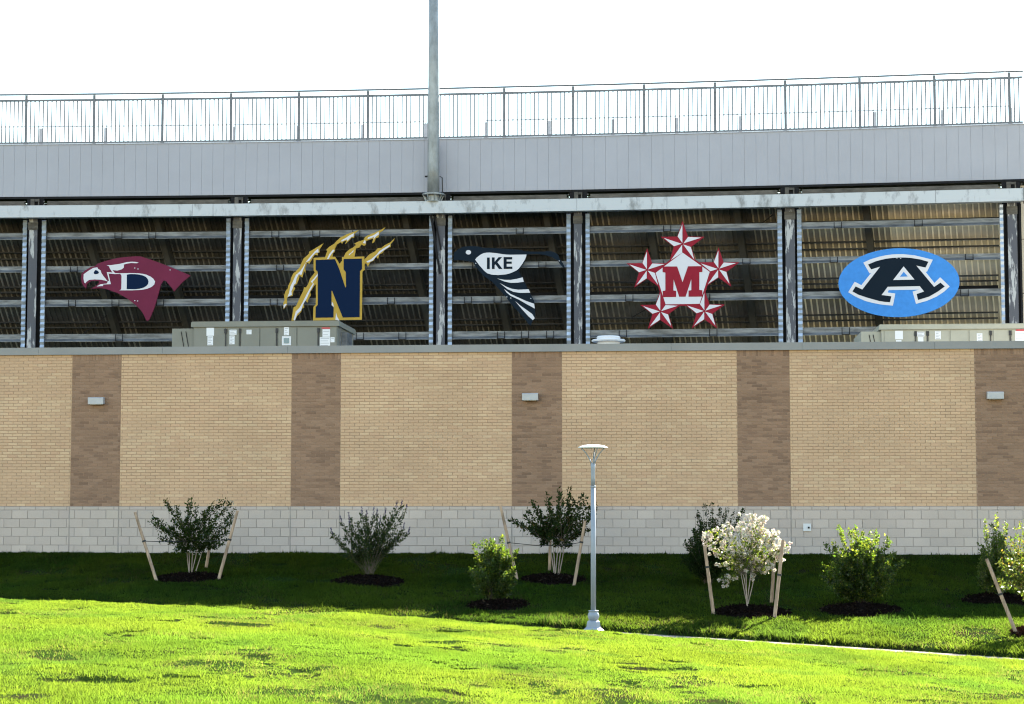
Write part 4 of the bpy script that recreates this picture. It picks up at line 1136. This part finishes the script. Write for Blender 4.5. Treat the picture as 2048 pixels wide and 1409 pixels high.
def plant(name, label, base_px, twigs, leaf_n, leaf_len, leaf_w, tone, cat, alt=None, p_alt=0.1, stems=(), stem_r=0.013, twig_r=0.004, leaf_from=0.35, spread=0.06, material='leaf', depth=0.45, extra=None, group=None, bark='bark', base=None, droop=0.0, leafup=0.45, twig_mat='bark_dark', base_jit=0.06):
    """twigs: list of (px, py) tips; the plant grows from base_px"""
    g_ = base if base is not None else ground_hit(*base_px)
    root = thing(name, label, cat, g_, group)
    Y = g_.y
    P, Dn = [], []
    tips = []
    tw = MB()
    heads = []
    if stems:
        for i, (sx, sy) in enumerate(stems):
            q = at_y(sx, sy, Y + random.uniform(-0.12, 0.12))
            b0 = g_ + Vector((random.uniform(-base_jit, base_jit), random.uniform(-base_jit, base_jit), -0.05))
            mid = (b0 + q) / 2 + Vector((random.uniform(-.03, .03), 0, 0))
            pts = bez(b0, mid, q, 5)
            mb = MB(); mb.tube(pts, [stem_r, stem_r * .92, stem_r * .85, stem_r * .75, stem_r * .6], 7)
            mb.build('trunk', bark, root, smooth=True)
            heads.append(q)
    for (tx, ty) in twigs:
        tip = at_y(tx, ty, Y + random.gauss(0, depth * 0.5))
        if heads:
            st = min(heads, key=lambda h: (h - tip).length * random.uniform(0.7, 1.3))
        else:
            st = g_ + Vector((random.uniform(-.1, .1), random.uniform(-.1, .1), 0.0))
        mid = st * 0.5 + tip * 0.5 + Vector((random.uniform(-.05, .05), random.uniform(-.05, .05), 0.10))
        if heads: mid = st * 0.55 + tip * 0.45 + Vector((0, 0, 0.03 - droop))
        pts = bez(st, mid, tip, 9)
        tw.tube(pts, [twig_r * (1.3 - 0.9 * i / 8) for i in range(9)], 4, cap=False)
        tips.append((pts[-1], (pts[-1] - pts[-2]).normalized()))
        s_ = leaf_from + (1 - leaf_from) * RNG.random(leaf_n) ** 0.8
        pa = np.array([tuple(p) for p in pts])
        fi = s_ * 8; i0 = np.minimum(fi.astype(int), 7); fr = (fi - i0)[:, None]
        pos = pa[i0] * (1 - fr) + pa[i0 + 1] * fr
        tang = pa[i0 + 1] - pa[i0]; tang /= np.maximum(np.linalg.norm(tang, axis=1, keepdims=True), 1e-6)
        taper = (1.15 - 0.75 * s_)[:, None]
        jit = RNG.normal(size=(leaf_n, 3)) * spread * taper
        P.append(pos + jit)
        Dn.append(tang * leafup + RNG.normal(size=(leaf_n, 3)) * 0.55 + np.array([0, 0, 0.12]))
    tw.build('twigs', twig_mat, root)
    P = np.concatenate(P); Dn = np.concatenate(Dn)
    gzv = ground_z(P[:, 0], P[:, 1]) + 0.03
    ok = P[:, 2] > gzv
    P, Dn = P[ok], Dn[ok]
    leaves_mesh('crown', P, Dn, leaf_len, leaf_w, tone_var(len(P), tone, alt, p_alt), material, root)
    return root, tips, g_
def bush_tips(cx, y_top, y_bot, hw, n, top_flat=0.5, pts=None):
    out = []
    while len(out) < n:
        x = random.uniform(-1, 1); y = random.random()
        lim = math.sin(min(1.0, y * 1.25 + 0.12) * math.pi * 0.5) * (1 if y < 0.75 else 1 - 0.5 * (y - 0.75) / 0.25)
        if abs(x) < lim * random.uniform(0.75, 1.0):
            out.append((cx + x * hw, y_top + (y_bot - y_top) * y))
    return out
def mulch(px, py, hw_px, label, depth_px, tone=(0.016, 0.011, 0.009), redd=False):
    g_ = ground_hit(px, py)
    sc_ = g_.y / F
    R_ = hw_px * sc_
    n = 44; rings = 9
    v = []; f = []
    prof = lambda r_: 0.085 * (1 - r_ ** 2.2) + 0.006
    v.append((g_.x, g_.y, gz(g_.x, g_.y) + prof(0)))
    for k in range(1, rings + 1):
        rr = k / rings
        for j in range(n):
            a = 2 * math.pi * j / n
            er = 1 + 0.10 * math.sin(3 * a + px) + 0.06 * math.sin(7 * a + 2 * px)
            x = g_.x + math.cos(a) * R_ * rr * er; y = g_.y + math.sin(a) * R_ * rr * er
            z = gz(x, y) + (prof(rr) if k < rings else -0.03) + random.uniform(-.012, .012)
            v.append((x, y, z))
    for j in range(n): f.append((0, 1 + j, 1 + (j + 1) % n))
    for k in range(rings - 1):
        for j in range(n):
            a = 1 + k * n + j; b_ = 1 + k * n + (j + 1) % n
            f.append((a, a + n, b_ + n, b_))
    root = thing('mulch_ring', label, 'mulch', g_)
    mb = MB(); mb.v = v; mb.f = f; mb.mi = [0] * len(f)
    mb.build('mulch_bed', 'mulch', root, smooth=True)
    nc = 1500
    a = RNG.random(nc) * 2 * np.pi; rr = np.sqrt(RNG.random(nc)) * 1.0
    x = g_.x + np.cos(a) * R_ * rr; y = g_.y + np.sin(a) * R_ * rr
    z = ground_z(x, y) + 0.085 * (1 - np.clip(rr, 0, 1) ** 2.2) + 0.012
    Dn = RNG.normal(size=(nc, 3)); Dn[:, 2] = np.abs(Dn[:, 2]) * 0.4
    base_t = (0.035, 0.014, 0.009) if redd else (0.008, 0.0055, 0.0045)
    ob = leaves_mesh('chips', np.stack([x, y, z], 1), Dn, 0.07, 0.022, tone_var(nc, base_t, (0.03, 0.022, 0.016), 0.05, 0.4), 'mulch_chip', root)
    ob['kind'] = 'stuff'
    MULCH.append((g_.x, g_.y, R_ * 0.97))
    return root
MULCH = []
def stake(label, top, bot, dY=0.0, tie=None, tree=None, r_=0.036, ground=True, hidden_base=False):
    gb = ground_hit(*bot)
    tp = at_y(top[0], top[1], gb.y + dY)
    root = thing('tree_stake', label, 'stake', gb, 'wooden stakes around the young trees')
    d = (gb - tp).normalized()
    mb = MB(); mb.tube([tp, tp + (gb - tp) * 0.5, gb + d * 0.12], [r_ * 0.9, r_, r_ * 1.05], 9); mb.build('shaft', 'stake', root, smooth=False)
    if tie is not None:
        q = tp + (gb - tp) * tie
        mb = MB(); mb.tube([q - d * 0.02, q + d * 0.02], r_ * 1.25, 9); so = mb.build('band', 'strap', root)
        if tree is not None:
            e = Vector(tree)
            mid = (q + e) / 2 + Vector((0, 0, -0.02))
            mb = MB(); mb.tube([q, mid, e], 0.008, 5); mb.build('tie_strap', 'strap', root)
    return root

# --- staked tree on the left, a few pale buds
b1 = (384, 1152)
tw1 = [(300, 1044), (308, 1036), (330, 1001), (334, 1010), (352, 1012), (384, 998), (376, 1008), (392, 1012), (345, 1040), (322, 1060), (318, 1075), (335, 1083), (350, 1070), (352, 1100), (362, 1085), (368, 1060), (372, 1035), (385, 1050), (398, 1040), (412, 1025), (425, 1008), (440, 1004), (452, 1002), (462, 1006), (470, 1018), (472, 1030), (462, 1045), (458, 1062), (455, 1080), (440, 1070), (430, 1055), (425, 1085), (412, 1070), (405, 1095), (392, 1080), (385, 1100), (375, 1092), (420, 1040), (435, 1030), (448, 1020), (340, 1055), (360, 1045), (405, 1060), (445, 1090), (310, 1050), (400, 1100), (418, 1015), (366, 1100), (430, 1095)]
r, tips, g1 = plant('young_tree', 'dark leafy multi-stemmed young tree, the leftmost tree held by stakes', b1, tw1, 120, 0.058, 0.031, (0.018, 0.031, 0.008), 'tree', (0.045, 0.055, 0.018), 0.05, stems=[(378, 1100), (386, 1090), (395, 1095), (406, 1098), (372, 1085)], leaf_from=0.2, spread=0.055, material='leaf_matte', depth=0.5, base_jit=0.05)
pos = []
for tpt, d_ in tips:
    if random.random() < 0.5:
        for _ in range(random.randint(2, 5)):
            pos.append(np.array(tpt) + RNG.normal(size=3) * 0.05)
pp_ = np.repeat(np.array(pos), 7, axis=0) + RNG.normal(size=(len(pos) * 7, 3)) * 0.008
leaves_mesh('buds', pp_, RNG.normal(size=pp_.shape), 0.026, 0.022, tone_var(len(pp_), (0.30, 0.32, 0.25)), 'petal', r)['kind'] = 'stuff'
mulch(378, 1158, 66, 'dark mulch ring under the leftmost staked tree', 30)
cen = at_y(385, 1082, g1.y)
stake('leaning wooden stake at the far left, left of the leftmost tree', (270, 1025), (313, 1163), 0.1, 0.42, cen)
stake('wooden stake leaning against the right side of the leftmost tree', (475, 1022), (437, 1160), 0.1, 0.42, cen)
stake('short-looking stake half hidden behind the leftmost tree', (421, 1082), (412, 1137), -0.1, None)

# --- airy shrub with purple spikes
b2 = (738, 1152)
sp2 = [(665, 1070), (683, 1047), (699, 1040), (724, 1030), (733, 1036), (747, 1030), (754, 1034), (770, 1032), (792, 1018), (802, 1015), (811, 1024), (806, 1060), (816, 1068), (700, 1052), (760, 1048)]
tw2 = sp2 + [(680, 1088), (690, 1075), (695, 1100), (705, 1085), (712, 1070), (720, 1060), (728, 1080), (735, 1060), (742, 1075), (750, 1065), (757, 1085), (765, 1060), (772, 1075), (780, 1050), (785, 1040), (790, 1065), (775, 1095), (760, 1100), (740, 1095), (720, 1100), (705, 1110), (690, 1112), (785, 1085), (798, 1075), (776, 1040), (736, 1048), (715, 1046)]
r, tips, g2 = plant('flowering_shrub', 'airy grey-green shrub with purple flower spikes between two staked trees', b2, tw2, 120, 0.075, 0.024, (0.028, 0.041, 0.019), 'shrub', (0.055, 0.065, 0.025), 0.15, leaf_from=0.38, spread=0.045, material='leaf_matte', depth=0.5, twig_r=0.003)
P, D_ = [], []
for (tpt, d_) in tips[:15]:
    for _ in range(60):
        s_ = random.random()
        P.append(np.array(tpt) + np.array(d_ * 0.06 * s_) + np.array((0, 0, 0.12 * s_)) + RNG.normal(size=3) * 0.010 * (1.2 - s_)); D_.append(RNG.normal(size=3) + np.array((0, 0, .5)))
leaves_mesh('flower_spikes', np.array(P), np.array(D_), 0.022, 0.016, tone_var(len(P), (0.075, 0.06, 0.12)), 'petal', r)['kind'] = 'stuff'
mulch(738, 1166, 74, 'dark mulch ring under the purple-spiked shrub', 30)

# --- round evergreen bush, sunlit on top
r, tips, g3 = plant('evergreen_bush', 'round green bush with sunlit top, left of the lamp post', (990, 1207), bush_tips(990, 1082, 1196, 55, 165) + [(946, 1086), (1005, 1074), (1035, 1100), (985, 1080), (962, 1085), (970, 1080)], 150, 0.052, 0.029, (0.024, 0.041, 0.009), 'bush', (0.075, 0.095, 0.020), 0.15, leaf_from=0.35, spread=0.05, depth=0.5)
mulch(997, 1212, 62, 'dark mulch ring under the round bush left of the lamp post', 24)

# --- staked tree behind the lamp post
b4 = (1110, 1158)
tw4 = [(1022, 1040), (1032, 1045), (1045, 1050), (1055, 1020), (1062, 1000), (1070, 1015), (1078, 1030), (1092, 988), (1096, 1000), (1100, 1020), (1117, 980), (1122, 990), (1128, 1000), (1140, 976), (1141, 990), (1150, 1000), (1160, 1010), (1168, 985), (1172, 995), (1180, 1010), (1190, 1008), (1194, 1018), (1186, 1030), (1175, 1045), (1180, 1058), (1165, 1065), (1150, 1078), (1140, 1090), (1125, 1075), (1112, 1088), (1100, 1075), (1085, 1085), (1075, 1065), (1066, 1055), (1060, 1045), (1085, 1045), (1095, 1035), (1110, 1040), (1120, 1030), (1130, 1045), (1145, 1035), (1155, 1050), (1135, 1060), (1105, 1060), (1120, 1015), (1142, 1015), (1160, 1030), (1080, 1060), (1048, 1032)]
r, tips, g4 = plant('young_tree', 'dark glossy multi-stemmed young tree just left of the lamp post, held by stakes', b4, tw4, 90, 0.074, 0.036, (0.017, 0.028, 0.009), 'tree', (0.06, 0.045, 0.02), 0.05, material='leaf_matte', stems=[(1098, 1085), (1106, 1080), (1118, 1082), (1130, 1085), (1124, 1090)], leaf_from=0.18, spread=0.05, depth=0.5, stem_r=0.015, base_jit=0.07)
mulch(1106, 1162, 66, 'dark mulch ring under the staked tree left of the lamp post', 30)
cen = at_y(1112, 1092, g4.y)
stake('wooden stake rising behind the round bush left of the lamp post', (1001, 1012), (1034, 1160), 0.1, 0.50, cen)
stake('wooden stake right beside the lamp post', (1170, 1042), (1148, 1172), 0.0, 0.33, cen)
stake('upright stake behind the tree left of the lamp post', (1102, 1015), (1099, 1142), -0.05, None)

# --- dark bush behind the white-flowering tree
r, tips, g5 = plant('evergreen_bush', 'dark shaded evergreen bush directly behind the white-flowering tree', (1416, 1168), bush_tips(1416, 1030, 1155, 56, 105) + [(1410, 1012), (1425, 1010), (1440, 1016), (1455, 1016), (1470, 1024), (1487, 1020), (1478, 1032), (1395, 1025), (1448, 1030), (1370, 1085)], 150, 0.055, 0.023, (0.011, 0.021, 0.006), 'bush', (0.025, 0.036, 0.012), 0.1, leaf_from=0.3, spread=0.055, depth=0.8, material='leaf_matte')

# --- white-flowering staked tree
b6 = (1496, 1222)
tw6 = [(1405, 1072), (1412, 1088), (1418, 1060), (1425, 1100), (1430, 1055), (1436, 1075), (1445, 1090), (1448, 1055), (1455, 1070), (1460, 1105), (1462, 1120), (1470, 1080), (1476, 1045), (1480, 1060), (1482, 1100), (1490, 1040), (1492, 1075), (1498, 1055), (1500, 1120), (1504, 1032), (1508, 1090), (1512, 1050), (1518, 1040), (1520, 1070), (1526, 1036), (1530, 1055), (1528, 1105), (1532, 1030), (1538, 1075), (1540, 1060), (1545, 1090), (1550, 1075), (1556, 1065), (1560, 1085), (1566, 1100), (1572, 1090), (1575, 1100), (1565, 1115), (1550, 1130), (1545, 1110), (1532, 1125), (1515, 1135), (1490, 1135), (1475, 1140), (1440, 1130), (1442, 1160), (1450, 1165), (1465, 1095), (1505, 1105), (1455, 1045), (1540, 1140)]
r, tips, g6 = plant('young_tree', 'young tree covered in white blossom, held by three stakes', b6, tw6, 48, 0.055, 0.030, (0.035, 0.052, 0.010), 'tree', (0.07, 0.085, 0.018), 0.2, stems=[(1482, 1148), (1492, 1140), (1502, 1145), (1510, 1148), (1487, 1150)], leaf_from=0.2, spread=0.06, depth=0.55, stem_r=0.013, base_jit=0.06)
cent = []
for tpt, d_ in tips:
    for _ in range(random.randint(6, 10)):
        back = random.random() ** 1.3 * 0.26
        cent.append(np.array(tpt) - np.array(d_) * back + RNG.normal(size=3) * 0.055)
cent = np.array(cent)
npet = 34
pp_ = np.repeat(cent, npet, axis=0); dr = RNG.normal(size=pp_.shape); dr /= np.linalg.norm(dr, axis=1, keepdims=True)
leaves_mesh('blossom', pp_ + dr * 0.016, dr + 0.5 * RNG.normal(size=dr.shape), 0.030, 0.028, tone_var(len(pp_), (0.60, 0.55, 0.46), (0.42, 0.32, 0.20), 0.12, 0.12), 'petal', r)['kind'] = 'stuff'
mulch(1503, 1226, 78, 'dark mulch ring under the white-flowering tree', 34)
cen = at_y(1495, 1140, g6.y)
stake('wooden stake left of the white-flowering tree', (1409, 1092), (1427, 1229), 0.0, 0.31, None)
stake('wooden stake right of the white-flowering tree', (1566, 1080), (1549, 1236), 0.0, 0.45, None)
stake('rear stake behind the white-flowering tree on its right', (1549, 1110), (1543, 1206), -0.05, None)

# --- bright bush on the right
r, tips, g7 = plant('evergreen_bush', 'broad bright green bush right of the white-flowering tree', (1722, 1208), bush_tips(1722, 1078, 1196, 80, 230) + [(1678, 1052), (1682, 1062), (1712, 1056), (1700, 1060), (1752, 1062), (1740, 1066), (1776, 1076), (1780, 1085), (1808, 1122), (1803, 1132), (1640, 1150), (1644, 1130), (1650, 1090), (1725, 1064), (1665, 1085), (1790, 1105), (1668, 1095), (1755, 1070), (1785, 1110)], 150, 0.054, 0.030, (0.026, 0.043, 0.009), 'bush', (0.08, 0.095, 0.020), 0.16, leaf_from=0.33, spread=0.055, depth=0.6)
mulch(1722, 1222, 82, 'dark mulch ring under the broad bright bush', 36)

# --- bush and staked tree at the right edge
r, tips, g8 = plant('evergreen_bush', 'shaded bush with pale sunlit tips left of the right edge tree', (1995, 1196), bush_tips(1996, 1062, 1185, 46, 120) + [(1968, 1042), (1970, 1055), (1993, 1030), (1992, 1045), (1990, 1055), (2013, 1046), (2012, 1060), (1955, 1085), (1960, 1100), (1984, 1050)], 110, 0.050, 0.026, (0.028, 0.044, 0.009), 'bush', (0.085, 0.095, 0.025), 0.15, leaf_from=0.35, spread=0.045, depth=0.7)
mulch(1990, 1200, 66, 'dark mulch ring under the bush beside the right edge tree', 30)
b9 = (2080, 1262)
tw9 = [(2005, 1105), (1996, 1120), (2010, 1085), (2020, 1070), (2030, 1055), (2040, 1045), (2050, 1040), (2060, 1050), (2075, 1042), (2090, 1050), (2105, 1060), (2120, 1075), (2130, 1095), (2015, 1120), (2002, 1140), (1990, 1172), (1998, 1160), (2025, 1090), (2035, 1075), (2045, 1065), (2030, 1110), (2040, 1130), (2045, 1160), (2048, 1200), (2042, 1185), (2055, 1100), (2065, 1080), (2080, 1070), (2060, 1140), (2075, 1120), (2090, 1100), (2100, 1130), (2115, 1120), (2085, 1150), (2022, 1145), (2012, 1165), (2028, 1160), (2036, 1095), (2050, 1120), (2058, 1060), (2125, 1130), (2110, 1150)]
r, tips, g9 = plant('young_tree', 'bronze-tinged leafy young tree cut by the right edge, held by a leaning stake', b9, tw9, 80, 0.052, 0.028, (0.028, 0.040, 0.010), 'tree', (0.055, 0.040, 0.016), 0.12, stems=[(2062, 1190), (2072, 1180), (2085, 1185), (2095, 1190)], leaf_from=0.25, spread=0.055, depth=0.55, stem_r=0.013)
mulch(2078, 1266, 56, 'reddish mulch mound at the right edge', 26, redd=True)
stake('leaning stake in front of the right edge tree', (1973, 1118), (2033, 1269), 0.15, 0.47, None)

# ================================================================== GRASS (nobody could count it)
def grass():
    parts = []
    def sample(n, y0, y1, xmax, wfun=None):
        Y = y0 + (y1 - y0) * RNG.random(n)
        X = (RNG.random(n) * 2 - 1) * (0.275 * Y + xmax)
        wgt = (0.275 * Y + xmax) / (0.275 * y1 + xmax)
        k = RNG.random(n) < wgt
        return X[k], Y[k]
    X, Y = sample(3450000, 16.6, 51.0, 1.0)
    yc = path_y(X)
    front = Y < yc - PATH_HW - 0.02
    back = (Y > yc + PATH_HW + 0.02) & (Y < wall_y(X) - 0.06)
    keep = front | back
    # fewer blades where the bank is far off and shaded
    keep &= ~(back & (RNG.random(len(X)) < 0.55))
    # thin spots
    th = fbm(X * 0.9 + 7, Y * 0.55, 51, 4)
    keep &= ~((th < 0.36) & (RNG.random(len(X)) < 0.85 * np.clip((0.36 - th) / 0.08, 0, 1)))
    for (mx_, my_, mr_) in MULCH:
        keep &= ((X - mx_) ** 2 + (Y - my_) ** 2) > mr_ ** 2
    keep &= ((X - LX) ** 2 + (Y - LY) ** 2) > 0.27 ** 2
    bs = BARE
    for (bx_, by_, rx_, ry_) in bs:
        e = ((X - bx_) / rx_) ** 2 + ((Y - by_) / ry_) ** 2
        keep &= ~((e < 1) & (RNG.random(len(X)) < 0.93 * np.clip(1.3 - e, 0, 1)))
    X, Y, th, front = X[keep], Y[keep], th[keep], front[keep]
    n = len(X)
    Z = ground_z(X, Y) - 0.008
    clump = fbm(X * 3.1, Y * 2.0, 77, 3)
    big = fbm(X * 0.28 + 3, Y * 0.2, 91, 3)
    hgt = np.where(front, 0.68, 1.0) * (0.024 + 0.070 * clump ** 1.6) * (0.7 + 0.6 * RNG.random(n)) * (0.75 + 0.6 * big)
    tall = RNG.random(n) < 0.012
    hgt = np.where(tall, hgt * 1.9, hgt)
    # long uncut fringe along the far kerb of the path and along the crest
    ed = Y - (path_y(X) + PATH_HW)
    fr = (ed > 0) & (ed < 0.35) & (X > 0.6)
    hgt = np.where(fr, hgt * (1.2 + 1.2 * vnoise(X * 2.5, Y * 0.1, 5)), hgt)
    ang = RNG.random(n) * 2 * np.pi
    wd = (0.0045 + 0.0045 * RNG.random(n)) * np.where(front, np.clip(Y / 36, 0.6, 1.1), 1.7)
    lean = 0.25 + 0.75 * RNG.random(n)
    la = RNG.random(n) * 2 * np.pi
    dx, dy = np.cos(ang) * wd, np.sin(ang) * wd
    tipx, tipy = X + np.cos(la) * hgt * lean, Y + np.sin(la) * hgt * lean
    V = np.empty((n, 3, 3), np.float32)
    V[:, 0] = np.stack([X - dx, Y - dy, Z], 1); V[:, 1] = np.stack([X + dx, Y + dy, Z], 1); V[:, 2] = np.stack([tipx, tipy, Z + hgt], 1)
    g0 = np.array([0.0074, 0.0192, 0.0046]); g1_ = np.array([0.0103, 0.0218, 0.0050]); dry = np.array([0.0115, 0.0165, 0.011]); deep = np.array([0.0030, 0.0120, 0.0050])
    pa = fbm(X * 0.35 + 20, Y * 0.22 + 9, 15, 4)
    mix = np.clip((pa - 0.35) / 0.3, 0, 1)[:, None]
    T = g0 * (1 - mix) + g1_ * mix
    dk = np.clip((0.42 - fbm(X * 0.8, Y * 0.5, 63, 3)) / 0.1, 0, 1)[:, None]
    T = T * (1 - 0.4 * dk) + deep * 0.4 * dk
    dryp = np.clip((0.45 - th) / 0.12, 0, 1) * 0.25 + 0.01
    m_ = RNG.random(n) < dryp
    T[m_] = dry
    T = T * (0.72 + 0.56 * fbm(X * 1.1 + 50, Y * 0.6, 123, 4))[:, None]
    T = T * (1 + 0.16 * RNG.normal(size=(n, 1))).clip(0.5, 1.5)
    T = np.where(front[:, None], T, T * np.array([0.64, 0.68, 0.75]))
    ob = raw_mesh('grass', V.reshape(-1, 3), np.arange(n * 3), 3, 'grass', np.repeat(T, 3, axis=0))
    tag(ob, 'short bright green lawn grass in front of the brick building', 'grass', kind='stuff')
BARE = []
for (px, py, rx_, ry_) in ((880, 1287, 0.35, 0.4), (560, 1262, 0.3, 0.3), (905, 1284, 0.35, 0.3), (520, 1252, 0.3, 0.3), (60, 1392, 0.3, 0.5), (1390, 1386, 0.18, 0.3), (560, 1160, 0.6, 0.5), (640, 1165, 0.5, 0.4), (1260, 1330, 0.3, 0.3)):
    q = ground_hit(px, py); BARE.append((q.x, q.y, rx_, ry_))
grass()
